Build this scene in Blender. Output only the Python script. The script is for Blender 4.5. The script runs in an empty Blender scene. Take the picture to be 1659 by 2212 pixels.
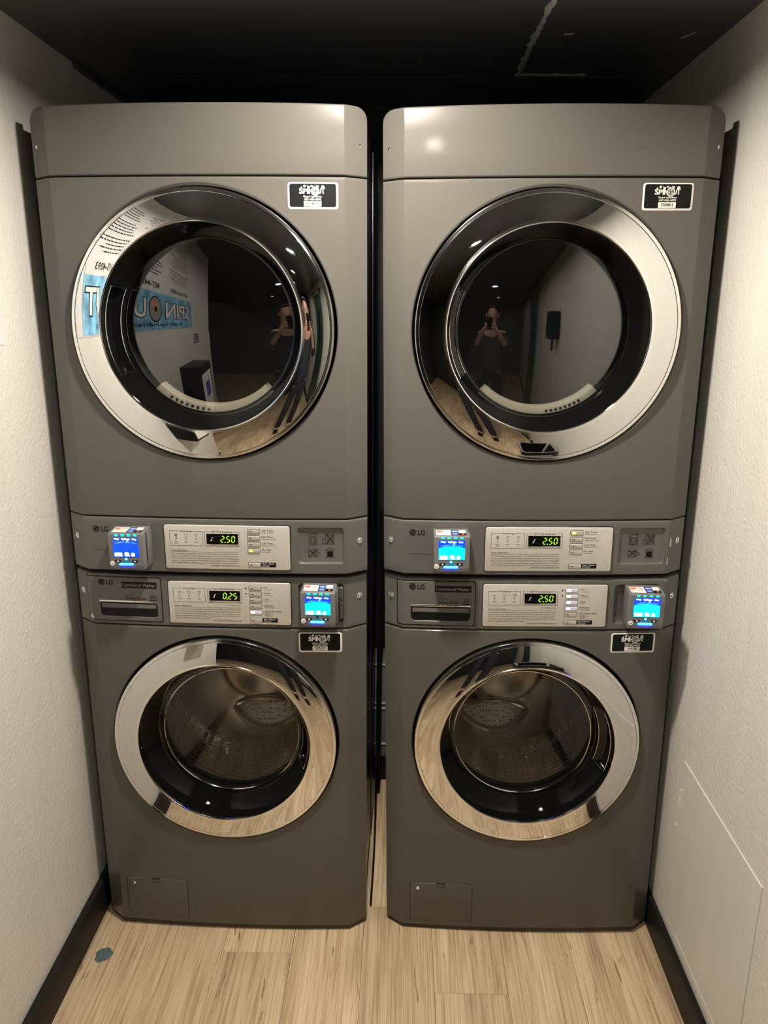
import bpy, bmesh, math, random
from mathutils import Vector, Matrix
random.seed(7)
PI = math.pi
C = bpy.context.scene.collection
SC = bpy.context.scene

# ---------------------------------------------------------------- camera, world, exposure
cam_d = bpy.data.cameras.new('camera')
cam = bpy.data.objects.new('camera', cam_d)
C.objects.link(cam)
CAM_POS = Vector((0.0295, -1.6988, 1.5945))
CR = Matrix(((0.99967, -0.023139, -0.011168), (0.025257, 0.964769, 0.261884), (0.004715, -0.262079, 0.965035)))
right, fwd, up = CR.col[0], CR.col[1], CR.col[2]
m = Matrix((right, up, -fwd)).transposed().to_4x4()
m.translation = CAM_POS
cam.matrix_world = m
cam_d.sensor_fit = 'HORIZONTAL'
cam_d.sensor_width = 36.0
cam_d.lens = 36.0 * 1662.26 / 1659.0
cam_d.clip_start = 0.02
SC.camera = cam
w = bpy.data.worlds.new('hall_ambient')
SC.world = w
w.use_nodes = True
w.node_tree.nodes['Background'].inputs[0].default_value = (0.9, 0.88, 0.84, 1)
w.node_tree.nodes['Background'].inputs[1].default_value = 0.02
SC.view_settings.view_transform = 'Standard'
SC.view_settings.look = 'None'
SC.view_settings.exposure = 0.0
SC.view_settings.gamma = 1.0
SC.view_settings.use_curve_mapping = False

# ceiling downlights: (x, y, emission strength); each is a flush lamp of 14 cm
CEIL = 2.150
LAMPS = [(-0.035, -0.45, 1260.0), (0.010, -1.45, 400.0), (0.02, -2.75, 240.0), (0.02, -4.1, 160.0)]

# ---------------------------------------------------------------- materials
def mat(name, base, rough=0.5, metal=0.0, spec=0.5, coat=0.0, coat_r=0.08, emit=None, es=0.0,
        bump=None, var=None, ior=1.5):
    M = bpy.data.materials.new(name)
    M.use_nodes = True
    nt = M.node_tree
    b = nt.nodes['Principled BSDF']
    b.inputs['Base Color'].default_value = (*base, 1)
    b.inputs['Roughness'].default_value = rough
    b.inputs['Metallic'].default_value = metal
    b.inputs['IOR'].default_value = ior
    b.inputs['Specular IOR Level'].default_value = spec
    b.inputs['Coat Weight'].default_value = coat
    b.inputs['Coat Roughness'].default_value = coat_r
    if emit:
        b.inputs['Emission Color'].default_value = (*emit, 1)
        b.inputs['Emission Strength'].default_value = es
    tc = nt.nodes.new('ShaderNodeTexCoord')
    if bump:                                   # (scale, strength, distance[, stretch])
        mp = nt.nodes.new('ShaderNodeMapping')
        if len(bump) > 3: mp.inputs['Scale'].default_value = bump[3]
        nt.links.new(tc.outputs['Object'], mp.inputs[0])
        n = nt.nodes.new('ShaderNodeTexNoise')
        n.inputs['Scale'].default_value = bump[0]
        n.inputs['Detail'].default_value = 3
        nt.links.new(mp.outputs[0], n.inputs['Vector'])
        bp = nt.nodes.new('ShaderNodeBump')
        bp.inputs['Strength'].default_value = bump[1]
        bp.inputs['Distance'].default_value = bump[2]
        nt.links.new(n.outputs['Fac'], bp.inputs['Height'])
        nt.links.new(bp.outputs[0], b.inputs['Normal'])
        if coat and len(bump) < 5: nt.links.new(bp.outputs[0], b.inputs['Coat Normal'])
    if var:                                    # (scale, amount, stretch)
        mp = nt.nodes.new('ShaderNodeMapping')
        mp.inputs['Scale'].default_value = var[2]
        nt.links.new(tc.outputs['Object'], mp.inputs[0])
        n = nt.nodes.new('ShaderNodeTexNoise')
        n.inputs['Scale'].default_value = var[0]
        n.inputs['Detail'].default_value = 4
        nt.links.new(mp.outputs[0], n.inputs['Vector'])
        cr = nt.nodes.new('ShaderNodeValToRGB')
        a = var[1]
        cr.color_ramp.elements[0].color = (*[c * (1 - a) for c in base], 1)
        cr.color_ramp.elements[1].color = (*[min(1, c * (1 + a)) for c in base], 1)
        cr.color_ramp.elements[0].position = 0.3
        cr.color_ramp.elements[1].position = 0.7
        nt.links.new(n.outputs['Fac'], cr.inputs[0])
        nt.links.new(cr.outputs[0], b.inputs['Base Color'])
    return M

STEEL = mat('taupe_metallic_paint', (0.100, 0.094, 0.083), 0.30, 0.0, spec=0.22, coat=0.24, coat_r=0.08,
            bump=(160, 0.07, 0.0006), var=(900, 0.05, (1, 1, 1)))
STEEL_D = mat('taupe_metallic_paint_console', (0.112, 0.106, 0.099), 0.34, 0.0, spec=0.26, coat=0.40, coat_r=0.09,
              bump=(180, 0.05, 0.0006), var=(900, 0.05, (1, 1, 1)))
STEEL_B = mat('taupe_metallic_paint_brown', (0.10, 0.09, 0.075), 0.42, 0.4, coat=0.25, coat_r=0.15,
              bump=(180, 0.05, 0.0006), var=(900, 0.05, (1, 1, 1)))
SIDE = mat('black_cabinet_paint', (0.012, 0.012, 0.016), 0.28, 0.0, bump=(300, 0.25, 0.0008))
CHROME = mat('polished_chrome', (0.80, 0.80, 0.80), 0.015, 1.0)
CHROME_B = mat('bright_chrome_edge', (0.88, 0.87, 0.84), 0.10, 1.0)
BLACKGLOSS = mat('black_gloss_plastic', (0.004, 0.004, 0.004), 0.06, 0.0, spec=0.5, ior=1.5)
BLACK = mat('black_rubber', (0.008, 0.008, 0.008), 0.5)
BLACKP = mat('black_plastic', (0.007, 0.007, 0.008), 0.40, spec=0.2)
DISPB = mat('display_black', (0.004, 0.004, 0.005), 0.15, spec=0.12)
DRUMD = mat('dark_dryer_drum', (0.075, 0.074, 0.072), 0.6)
CREAM = mat('cream_plastic', (0.40, 0.375, 0.29), 0.35)
SILVER = mat('brushed_silver_plate', (0.68, 0.66, 0.61), 0.42, 0.40, var=(40, 0.08, (1, 1, 40)))
SILVER_K = mat('silver_button', (0.58, 0.555, 0.50), 0.35, 0.35)
WHITEP = mat('white_print', (0.78, 0.76, 0.72), 0.5)
INK = mat('black_ink', (0.007, 0.0065, 0.006), 0.6, spec=0.1)
INK_G = mat('grey_ink', (0.030, 0.028, 0.025), 0.6, spec=0.1)
STK_W = mat('sticker_white', (0.78, 0.76, 0.70), 0.35)
STK_B = mat('sticker_black', (0.006, 0.006, 0.007), 0.40, spec=0.18)
STK_G = mat('sticker_grey_shade', (0.28, 0.27, 0.25), 0.5)
DIGIT = mat('lit_digit', (0.1, 0.2, 0.02), 0.5, emit=(0.42, 1.0, 0.02), es=1.6)
LED_W = mat('lit_white_led', (0.8, 0.8, 0.9), 0.5, emit=(0.88, 0.92, 1.0), es=2.2)
LED_Y = mat('lit_amber_led', (0.8, 0.6, 0.1), 0.5, emit=(1.0, 0.66, 0.06), es=1.5)
LED_OFF = mat('button_glow', (0.55, 0.55, 0.60), 0.4, emit=(0.6, 0.62, 0.8), es=0.22)
RDR = mat('reader_grey_plastic', (0.150, 0.150, 0.155), 0.42, 0.0, bump=(500, 0.15, 0.0004))
RDR_D = mat('reader_dark_plastic', (0.015, 0.016, 0.022), 0.3)
SCR_B = mat('screen_blue', (0.0, 0.02, 0.2), 0.3, emit=(0.002, 0.06, 1.0), es=1.1)
SCR_C = mat('screen_cyan', (0.0, 0.3, 0.3), 0.3, emit=(0.0, 0.92, 1.0), es=1.25)
SCR_D = mat('screen_deep_blue', (0.0, 0.05, 0.4), 0.3, emit=(0.0, 0.055, 1.0), es=1.25)
SCR_N = mat('screen_navy', (0.01, 0.03, 0.2), 0.3, emit=(0.02, 0.10, 0.62), es=0.8)
SCR_W = mat('screen_white', (0.8, 0.9, 0.9), 0.3, emit=(0.86, 1.0, 1.0), es=1.5)
SCR_T = mat('screen_cyan_text', (0.2, 0.7, 0.8), 0.3, emit=(0.25, 0.9, 1.0), es=1.2)
SCR_R = mat('screen_red', (0.8, 0.2, 0.2), 0.3, emit=(1.0, 0.3, 0.25), es=0.9)
LED_G = mat('reader_green_led', (0.0, 0.5, 0.4), 0.3, emit=(0.0, 0.82, 0.55), es=1.2)
BAR = mat('reader_light_bar', (0.1, 0.6, 1.0), 0.3, emit=(0.05, 0.50, 1.0), es=3.0)
BAR_U = mat('reader_under_glow', (0.0, 0.05, 1.0), 0.3, emit=(0.0, 0.03, 1.0), es=60.0)
RED = mat('card_red', (0.75, 0.16, 0.10), 0.5)
NAVY = mat('card_navy', (0.03, 0.05, 0.22), 0.5)
SKY = mat('card_blue', (0.30, 0.42, 0.80), 0.5)
DRUM = mat('stainless_drum', (0.50, 0.47, 0.42), 0.24, 1.0)
CHIPM = mat('bare_primer', (0.60, 0.57, 0.50), 0.6)
LAMPM = mat('lamp_diffuser', (0.9, 0.9, 0.88), 0.5)

def clear_glass(name, tint, ior, rough=0.0):
    """thin pane: Fresnel mirror over a tinted see-through layer"""
    M = bpy.data.materials.new(name)
    M.use_nodes = True
    nt = M.node_tree
    for n in list(nt.nodes): nt.nodes.remove(n)
    out = nt.nodes.new('ShaderNodeOutputMaterial')
    mx = nt.nodes.new('ShaderNodeMixShader')
    tr = nt.nodes.new('ShaderNodeBsdfTransparent')
    gl = nt.nodes.new('ShaderNodeBsdfGlossy')
    fr = nt.nodes.new('ShaderNodeFresnel')
    tr.inputs[0].default_value = (*tint, 1)
    gl.inputs['Color'].default_value = (1, 1, 1, 1)
    gl.inputs['Roughness'].default_value = rough
    ge = nt.nodes.new('ShaderNodeNewGeometry')         # a thin pane mirrors alike from both sides
    mr = nt.nodes.new('ShaderNodeMapRange')
    mr.inputs['To Min'].default_value = ior; mr.inputs['To Max'].default_value = 1.0 / ior
    nt.links.new(ge.outputs['Backfacing'], mr.inputs[0]); nt.links.new(mr.outputs[0], fr.inputs[0])
    nt.links.new(fr.outputs[0], mx.inputs[0])
    nt.links.new(tr.outputs[0], mx.inputs[1])
    nt.links.new(gl.outputs[0], mx.inputs[2])
    nt.links.new(mx.outputs[0], out.inputs[0])
    return M
GLASS_D = clear_glass('smoked_dryer_glass', (0.74, 0.74, 0.73), 2.05, 0.012)
GLASS_W = clear_glass('tinted_washer_glass', (0.90, 0.885, 0.86), 1.52)
GLASS_I = clear_glass('clear_bowl_glass', (0.96, 0.96, 0.95), 1.3)

def wall_material(name, base, grain=1.0):
    M = bpy.data.materials.new(name)
    M.use_nodes = True
    nt = M.node_tree
    b = nt.nodes['Principled BSDF']
    b.inputs['Roughness'].default_value = 0.48
    tc = nt.nodes.new('ShaderNodeTexCoord')
    n1 = nt.nodes.new('ShaderNodeTexNoise'); n1.inputs['Scale'].default_value = 95; n1.inputs['Detail'].default_value = 4
    n2 = nt.nodes.new('ShaderNodeTexVoronoi'); n2.inputs['Scale'].default_value = 130; n2.feature = 'SMOOTH_F1'
    nt.links.new(tc.outputs['Object'], n1.inputs['Vector']); nt.links.new(tc.outputs['Object'], n2.inputs['Vector'])
    ad = nt.nodes.new('ShaderNodeMath'); ad.operation = 'ADD'
    nt.links.new(n1.outputs['Fac'], ad.inputs[0]); nt.links.new(n2.outputs['Distance'], ad.inputs[1])
    bp = nt.nodes.new('ShaderNodeBump'); bp.inputs['Strength'].default_value = 0.42 * grain; bp.inputs['Distance'].default_value = 0.0022
    nt.links.new(ad.outputs[0], bp.inputs['Height']); nt.links.new(bp.outputs[0], b.inputs['Normal'])
    mp = nt.nodes.new('ShaderNodeMapping'); mp.inputs['Scale'].default_value = (9, 9, 0.8)
    nt.links.new(tc.outputs['Object'], mp.inputs[0])
    n3 = nt.nodes.new('ShaderNodeTexNoise'); n3.inputs['Scale'].default_value = 2.2; n3.inputs['Detail'].default_value = 6
    nt.links.new(mp.outputs[0], n3.inputs['Vector'])
    cr = nt.nodes.new('ShaderNodeValToRGB')
    cr.color_ramp.elements[0].position = 0.30; cr.color_ramp.elements[1].position = 0.62
    cr.color_ramp.elements[0].color = (*[c * 0.955 for c in base], 1); cr.color_ramp.elements[1].color = (*base, 1)
    nt.links.new(n3.outputs['Fac'], cr.inputs[0]); nt.links.new(cr.outputs[0], b.inputs['Base Color'])
    return M
WALLM = wall_material('off_white_orange_peel_paint', (0.66, 0.645, 0.595))
WALLS = wall_material('off_white_smooth_paint', (0.64, 0.63, 0.59), 0.25)
CEILM = mat('black_ceiling_paint', (0.085, 0.090, 0.102), 0.36, spec=0.5, bump=(60, 0.10, 0.002))
CEILT = mat('scuffed_ceiling_tape', (0.45, 0.45, 0.43), 0.6, bump=(90, 0.4, 0.002))
BASEM = mat('dark_brown_baseboard', (0.010, 0.0085, 0.0075), 0.55, spec=0.25, bump=(40, 0.1, 0.001))
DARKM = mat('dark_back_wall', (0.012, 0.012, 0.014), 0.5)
HALLM = mat('dark_hall_paint', (0.030, 0.034, 0.033), 0.5)
GREENM = mat('pale_green_paint', (0.28, 0.34, 0.30), 0.4)
BROWNM = mat('brown_door_wood', (0.060, 0.028, 0.016), 0.35, var=(8, 0.3, (6, 6, 0.5)))

def plank_material():
    M = bpy.data.materials.new('oak_vinyl_plank')
    M.use_nodes = True
    nt = M.node_tree; L = nt.links.new
    b = nt.nodes['Principled BSDF']; b.inputs['Roughness'].default_value = 0.46
    b.inputs['Specular IOR Level'].default_value = 0.4
    tc = nt.nodes.new('ShaderNodeTexCoord'); oi = nt.nodes.new('ShaderNodeObjectInfo')
    mul = nt.nodes.new('ShaderNodeMath'); mul.operation = 'MULTIPLY'; mul.inputs[1].default_value = 37.0
    L(oi.outputs['Random'], mul.inputs[0])
    cb = nt.nodes.new('ShaderNodeCombineXYZ'); L(mul.outputs[0], cb.inputs[0]); L(mul.outputs[0], cb.inputs[1])
    va = nt.nodes.new('ShaderNodeVectorMath'); va.operation = 'ADD'
    L(tc.outputs['Object'], va.inputs[0]); L(cb.outputs[0], va.inputs[1])
    def noise(scale, stretch, detail=5, dist=0.0):
        mp = nt.nodes.new('ShaderNodeMapping'); mp.inputs['Scale'].default_value = stretch
        L(va.outputs[0], mp.inputs[0])
        n = nt.nodes.new('ShaderNodeTexNoise'); n.inputs['Scale'].default_value = scale
        n.inputs['Detail'].default_value = detail; n.inputs['Distortion'].default_value = dist
        L(mp.outputs[0], n.inputs['Vector'])
        return n
    def ramp(n, stops):
        r = nt.nodes.new('ShaderNodeValToRGB'); e = r.color_ramp.elements
        while len(e) < len(stops): e.new(0.5)
        for k, (p, c) in enumerate(stops): e[k].position = p; e[k].color = (*c, 1)
        L(n.outputs['Fac'], r.inputs[0]); return r
    broad = ramp(noise(2.2, (5, 0.55, 1), 3, 0.8), [(0.28, (0.44, 0.325, 0.205)), (0.48, (0.585, 0.450, 0.290)), (0.72, (0.70, 0.555, 0.370))])
    fine = ramp(noise(7.0, (24, 0.42, 1), 7, 0.12), [(0.30, (0.63, 0.56, 0.49)), (0.48, (0.94, 0.925, 0.90)), (0.75, (1.06, 1.05, 1.02))])
    fib = ramp(noise(11.0, (48, 0.5, 1), 5, 0.08), [(0.36, (0.72, 0.68, 0.63)), (0.53, (1, 1, 1)), (0.8, (1.05, 1.04, 1.02))])
    mark = ramp(noise(5.0, (14, 1.3, 1), 3, 1.2), [(0.67, (1, 1, 1)), (0.74, (0.45, 0.37, 0.30))])
    def mulc(a, c):
        x = nt.nodes.new('ShaderNodeMix'); x.data_type = 'RGBA'; x.blend_type = 'MULTIPLY'; x.inputs[0].default_value = 1.0
        L(a, x.inputs[6]); L(c, x.inputs[7]); return x.outputs[2]
    col = mulc(mulc(mulc(broad.outputs[0], fine.outputs[0]), fib.outputs[0]), mark.outputs[0])
    hs = nt.nodes.new('ShaderNodeHueSaturation')
    mr = nt.nodes.new('ShaderNodeMapRange'); mr.inputs['To Min'].default_value = 0.94; mr.inputs['To Max'].default_value = 1.18
    L(oi.outputs['Random'], mr.inputs[0]); L(mr.outputs[0], hs.inputs['Value']); L(col, hs.inputs['Color'])
    L(hs.outputs[0], b.inputs['Base Color'])
    bp = nt.nodes.new('ShaderNodeBump'); bp.inputs['Strength'].default_value = 0.12; bp.inputs['Distance'].default_value = 0.001
    L(fine.outputs[0], bp.inputs['Height']); L(bp.outputs[0], b.inputs['Normal'])
    return M
PLANKM = plank_material()

def drum_material(name='perforated_stainless', c=(0.52, 0.49, 0.44), rough=0.22, metal=1.0, sc=62):
    """perforated stainless: small dark holes on a bright sheet"""
    M = mat(name, c, rough, metal)
    nt = M.node_tree; b = nt.nodes['Principled BSDF']; L = nt.links.new
    tc = nt.nodes.new('ShaderNodeTexCoord')
    v = nt.nodes.new('ShaderNodeTexVoronoi'); v.inputs['Scale'].default_value = sc; v.inputs['Randomness'].default_value = 0.35
    L(tc.outputs['Object'], v.inputs['Vector'])
    r = nt.nodes.new('ShaderNodeValToRGB'); e = r.color_ramp.elements
    e[0].position = 0.26; e[0].color = (0.01, 0.01, 0.01, 1); e[1].position = 0.34; e[1].color = (*c, 1)
    L(v.outputs['Distance'], r.inputs[0]); L(r.outputs[0], b.inputs['Base Color'])
    bp = nt.nodes.new('ShaderNodeBump'); bp.inputs['Strength'].default_value = 0.5; bp.inputs['Distance'].default_value = 0.003
    L(v.outputs['Distance'], bp.inputs['Height']); L(bp.outputs[0], b.inputs['Normal'])
    return M
PERF = drum_material()
PERF_LIT = drum_material('perforated_lit_steel', (0.95, 0.91, 0.83), 0.45, 0.25, 120)  # paler drum steel: the light reaching the drum is put into its colour

# ---------------------------------------------------------------- mesh helpers
def link(name, me, parent=None, loc=None, rot=None):
    o = bpy.data.objects.new(name, me)
    C.objects.link(o)
    if parent: o.parent = parent
    if loc is not None: o.location = loc
    if rot is not None: o.rotation_euler = rot
    return o

def mesh_of(name, bm, mats, sharp=32, smooth=True):
    bmesh.ops.remove_doubles(bm, verts=bm.verts, dist=1e-6)
    bmesh.ops.dissolve_degenerate(bm, edges=bm.edges, dist=1e-7)
    a = math.radians(sharp)
    for f in bm.faces: f.smooth = smooth
    for e in bm.edges:
        e.smooth = not (len(e.link_faces) == 2 and e.calc_face_angle(0) > a)
    me = bpy.data.meshes.new(name)
    bm.to_mesh(me); bm.free()
    for x in (mats if isinstance(mats, (list, tuple)) else [mats]): me.materials.append(x)
    return me

def obj(name, bm, mats, parent=None, sharp=32, smooth=True, label=None):
    o = link(name, mesh_of(name, bm, mats, sharp, smooth), parent)
    if label: o['label'] = label
    return o

def empty(name, loc, label, cat, rot=(0, 0, 0), group=None):
    o = link(name, None, None, loc, rot)
    o.empty_display_size = 0.1
    o['label'] = label; o['category'] = cat
    if group: o['group'] = group
    return o

def struct(o):
    o['kind'] = 'structure'
    return o

def box(bm, x0, x1, y0, y1, z0, z1, bev=0.0, seg=2, mi=0):
    r = bmesh.ops.create_cube(bm, size=1.0)
    vs = r['verts']
    for v in vs:
        v.co = Vector(((x0 + x1) / 2 + v.co.x * (x1 - x0), (y0 + y1) / 2 + v.co.y * (y1 - y0), (z0 + z1) / 2 + v.co.z * (z1 - z0)))
    fs = list({f for v in vs for f in v.link_faces})
    for f in fs: f.material_index = mi
    if bev > 0:
        es = list({e for v in vs for e in v.link_edges})
        q = bmesh.ops.bevel(bm, geom=es, offset=bev, segments=seg, affect='EDGES', profile=0.5)
        for f in q['faces']: f.material_index = mi
    return vs

def rrect(u0, u1, z0, z1, r, n=5, per=1):
    """rounded rectangle, counter-clockwise seen from the front (-Y): starts bottom left"""
    pts = []
    r = min(r, (u1 - u0) / 2 - 1e-5, (z1 - z0) / 2 - 1e-5)
    for cx, cz, a0 in ((u1 - r, z0 + r, -90), (u1 - r, z1 - r, 0), (u0 + r, z1 - r, 90), (u0 + r, z0 + r, 180)):
        for k in range(n + 1):
            a = math.radians(a0 + 90 * k / n)
            pts.append((cx + r * math.cos(a), cz + r * math.sin(a)))
    return pts

def circle(u, z, r, n=48):
    return [(u + r * math.cos(2 * PI * k / n), z + r * math.sin(2 * PI * k / n)) for k in range(n)]

def loft(bm, loops, mi=0, cap_last=True, cap_first=False, mis=None):
    """loops: lists of (x, y, z); quads between them; CCW seen from the front gives front-facing walls"""
    V = [[bm.verts.new(p) for p in lp] for lp in loops]
    n = len(V[0])
    for i in range(len(V) - 1):
        for k in range(n):
            a, b, c, d = V[i][k], V[i][(k + 1) % n], V[i + 1][(k + 1) % n], V[i + 1][k]
            try:
                f = bm.faces.new((a, b, c, d)); f.material_index = mis[i] if mis else mi
            except ValueError: pass
    if cap_last:
        f = bm.faces.new(V[-1]); f.material_index = mis[-1] if mis else mi
    if cap_first:
        f = bm.faces.new(list(reversed(V[0]))); f.material_index = mi
    return V

def inset(pts, d):
    """move a convex loop towards its centre by d"""
    n = len(pts); out = []
    for k in range(n):
        p0, p, p1 = pts[k - 1], pts[k], pts[(k + 1) % n]
        def nrm(a, b):
            dx, dz = b[0] - a[0], b[1] - a[1]; l = math.hypot(dx, dz) or 1
            return (-dz / l, dx / l)
        n0, n1 = nrm(p0, p), nrm(p, p1)
        mx, mz = n0[0] + n1[0], n0[1] + n1[1]; l = math.hypot(mx, mz) or 1
        mx, mz = mx / l, mz / l
        c = max(0.5, mx * n0[0] + mz * n0[1])
        out.append((p[0] + mx * d / c, p[1] + mz * d / c))
    return out

def plate(bm, pts, y_back, y_front, bev=0.001, mi=0, cap_back=False, yf=None):
    """a solid plate facing -Y with a small front chamfer; yf(u) adds the panel's bow"""
    g = yf or (lambda u: 0.0)
    lp = lambda q, y: [(p[0], y + g(p[0]), p[1]) for p in q]
    if bev > 0:
        loft(bm, [lp(pts, y_back), lp(pts, y_front + bev), lp(inset(pts, bev * 0.3), y_front + bev * 0.3), lp(inset(pts, bev), y_front)], mi, True, cap_back)
    else:
        loft(bm, [lp(pts, y_back), lp(pts, y_front)], mi, True, cap_back)

def flat(bm, pts, y, mi=0):
    f = bm.faces.new([bm.verts.new((p[0], y, p[1])) for p in pts]); f.material_index = mi
    return f

def rect_flat(bm, u0, u1, z0, z1, y, mi=0):
    return flat(bm, [(u0, z0), (u1, z0), (u1, z1), (u0, z1)], y, mi)

def stroke(bm, p, q, wd, y, mi=0):
    dx, dz = q[0] - p[0], q[1] - p[1]; l = math.hypot(dx, dz) or 1
    nx, nz = -dz / l * wd / 2, dx / l * wd / 2
    flat(bm, [(p[0] - nx, p[1] - nz), (q[0] - nx, q[1] - nz), (q[0] + nx, q[1] + nz), (p[0] + nx, p[1] + nz)], y, mi)

def frame_line(bm, u0, u1, z0, z1, wd, y, mi=0, gap=None):
    stroke(bm, (u0, z0), (u1, z0), wd, y, mi); stroke(bm, (u0, z0), (u0, z1), wd, y, mi); stroke(bm, (u1, z0), (u1, z1), wd, y, mi)
    if gap:
        stroke(bm, (u0, z1), (gap[0], z1), wd, y, mi); stroke(bm, (gap[1], z1), (u1, z1), wd, y, mi)
    else: stroke(bm, (u0, z1), (u1, z1), wd, y, mi)

_tx = {}
def _text_mesh(s, bold, res):
    k = (s, bold, res)
    if k not in _tx:
        cu = bpy.data.curves.new('t', 'FONT'); cu.body = s; cu.size = 1.0; cu.resolution_u = res; cu.offset = bold
        cu.fill_mode = 'FRONT'
        ob = bpy.data.objects.new('t', cu)
        me = bpy.data.meshes.new_from_object(ob)
        vs = [tuple(v.co) for v in me.vertices]; fs = [tuple(p.vertices) for p in me.polygons]
        bpy.data.objects.remove(ob); bpy.data.curves.remove(cu); bpy.data.meshes.remove(me)
        _tx[k] = (vs, fs)
    return _tx[k]

def txt(bm, s, u, z, h, y, wdt=None, align='l', mi=0, bold=0.0, res=2, rot=0.0, slant=0.0, mirror=False):
    """flat lettering facing -Y: h = cap height; wdt squeezes or stretches the line to that width"""
    vs, fs = _text_mesh(s, bold, res)
    if not vs: return
    x0, x1 = min(v[0] for v in vs), max(v[0] for v in vs)
    sc = h / 0.729
    sx = (wdt / (x1 - x0)) if wdt else sc
    W = (x1 - x0) * sx
    ou = {'l': 0, 'c': -W / 2, 'r': -W}[align]
    cr, sr = math.cos(rot), math.sin(rot)
    nv = []
    for v in vs:
        a = ou + (v[0] - x0) * sx + slant * v[1] * sc; b = v[1] * sc
        nv.append(bm.verts.new((u + a * cr - b * sr, y, z + a * sr + b * cr)))
    for f in fs:
        try:
            q = bm.faces.new([nv[i] for i in f]); q.material_index = mi
        except ValueError: pass

def revolve(bm, prof_of, cu, cz, y0, n=128, mis=None, a0=0.0, a1=2 * PI, cap=None):
    """turn a profile [(r, y)] about the door's axis; prof_of(angle) may change it round the circle"""
    full = abs(a1 - a0 - 2 * PI) < 1e-6
    cols = []
    cnt = n if full else n + 1
    for k in range(cnt):
        a = a0 + (a1 - a0) * k / n
        cols.append([bm.verts.new((cu + r * math.cos(a), y0 + y, cz + r * math.sin(a))) for r, y in prof_of(a)])
    for k in range(n):
        A = cols[k]; B = cols[(k + 1) % cnt] if full else cols[k + 1]
        for i in range(len(A) - 1):
            try:
                f = bm.faces.new((A[i], B[i], B[i + 1], A[i + 1]))
                if mis: f.material_index = mis[i]
            except ValueError: pass
    if cap is not None:
        f = bm.faces.new([c[-1] for c in cols]); f.material_index = cap
    return cols

def tube(bm, pts, r, n=8, mi=0, caps=True, closed=False):
    pts = [Vector(p) for p in pts]; m_ = len(pts); rings = []
    ref = Vector((0.3, 0.9, 0.2))
    for i, p in enumerate(pts):
        if closed: t = pts[(i + 1) % m_] - pts[i - 1]
        else: t = pts[min(i + 1, m_ - 1)] - pts[max(i - 1, 0)]
        t.normalize()
        a = t.cross(ref)
        if a.length < 1e-4: a = t.cross(Vector((1, 0, 0)))
        a.normalize(); b = t.cross(a)
        rr = r[i] if isinstance(r, (list, tuple)) else r
        rings.append([bm.verts.new(p + (a * math.cos(2 * PI * k / n) + b * math.sin(2 * PI * k / n)) * rr) for k in range(n)])
    for i in range(m_ if closed else m_ - 1):
        A, B = rings[i], rings[(i + 1) % m_]
        for k in range(n):
            f = bm.faces.new((A[k], B[k], B[(k + 1) % n], A[(k + 1) % n])); f.material_index = mi
    if caps and not closed:
        bm.faces.new(rings[0]).material_index = mi; bm.faces.new(list(reversed(rings[-1]))).material_index = mi

# ---------------------------------------------------------------- the room
XL, XR, YB, YE = -0.775, 0.704, 0.80, -5.2       # left wall, right wall, back wall, far end of the hall
def slab(name, x0, x1, y0, y1, z0, z1, M, parent=None):
    bm = bmesh.new(); box(bm, x0, x1, y0, y1, z0, z1)
    return obj(name, bm, M, parent, smooth=False)
YH, XH = -1.42, -1.75                              # the alcove's left wall ends here; the dark hall opens to the left
struct(slab('wall_left', XL - 0.1, XL, YH, YB, 0, CEIL + 0.05, WALLM))
struct(slab('wall_left_hall', XH - 0.1, XH, YE, YH + 0.1, 0, CEIL + 0.05, HALLM))
struct(slab('wall_back_hall', XH, XL - 0.1, YH, YH + 0.1, 0, CEIL + 0.05, HALLM))
struct(slab('wall_right', XR, XR + 0.1, YE, YB, 0, CEIL + 0.05, WALLM))
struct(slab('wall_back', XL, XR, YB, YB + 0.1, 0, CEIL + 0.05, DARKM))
struct(slab('wall_front', XH, XR, YE - 0.1, YE, 0, CEIL + 0.05, HALLM))
bm = bmesh.new()
CX = [XH, -0.10, 0.12, XR]
CY = sorted([YE, YB] + [l[1] - 0.11 for l in LAMPS] + [l[1] + 0.11 for l in LAMPS])
for i in range(3):
    for j in range(len(CY) - 1):
        if i == 1 and j % 2 == 1:                       # recessed can of a downlight
            lx, ly = [(l[0], l[1]) for l in LAMPS if CY[j] < l[1] < CY[j + 1]][0]
            n = 32; A = [2 * PI * k / n + PI / 4 for k in range(n)]
            def sq(a):
                dx, dy = math.cos(a), math.sin(a)
                t = min(((CX[2] if dx > 0 else CX[1]) - lx) / dx if abs(dx) > 1e-9 else 9, ((CY[j + 1] if dy > 0 else CY[j]) - ly) / dy if abs(dy) > 1e-9 else 9)
                return (lx + dx * t, ly + dy * t, CEIL)
            A = sorted(set([round(a % (2 * PI), 6) for a in A] + [round(math.atan2(yy - ly, xx - lx) % (2 * PI), 6) for xx in CX[1:3] for yy in CY[j:j + 2]]))
            loops = [[sq(a) for a in A]] + [[(lx + r * math.cos(a), ly + r * math.sin(a), CEIL + z) for a in A] for r, z in ((0.080, 0.0), (0.078, 0.040))]
            V = [[bm.verts.new(p) for p in lp] for lp in loops]; n = len(A)
            for q in range(2):
                for k in range(n): bm.faces.new((V[q][k], V[q + 1][k], V[q + 1][(k + 1) % n], V[q][(k + 1) % n]))
            bm.faces.new(V[2])
            continue
        bm.faces.new([bm.verts.new(p) for p in ((CX[i], CY[j], CEIL), (CX[i], CY[j + 1], CEIL), (CX[i + 1], CY[j + 1], CEIL), (CX[i + 1], CY[j], CEIL))])
bm.faces.new([bm.verts.new((x, y, CEIL + 0.1)) for x, y in ((XH, YE), (XR, YE), (XR, YB), (XH, YB))])
ceil = struct(obj('ceiling', bm, CEILM, smooth=False))
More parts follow.
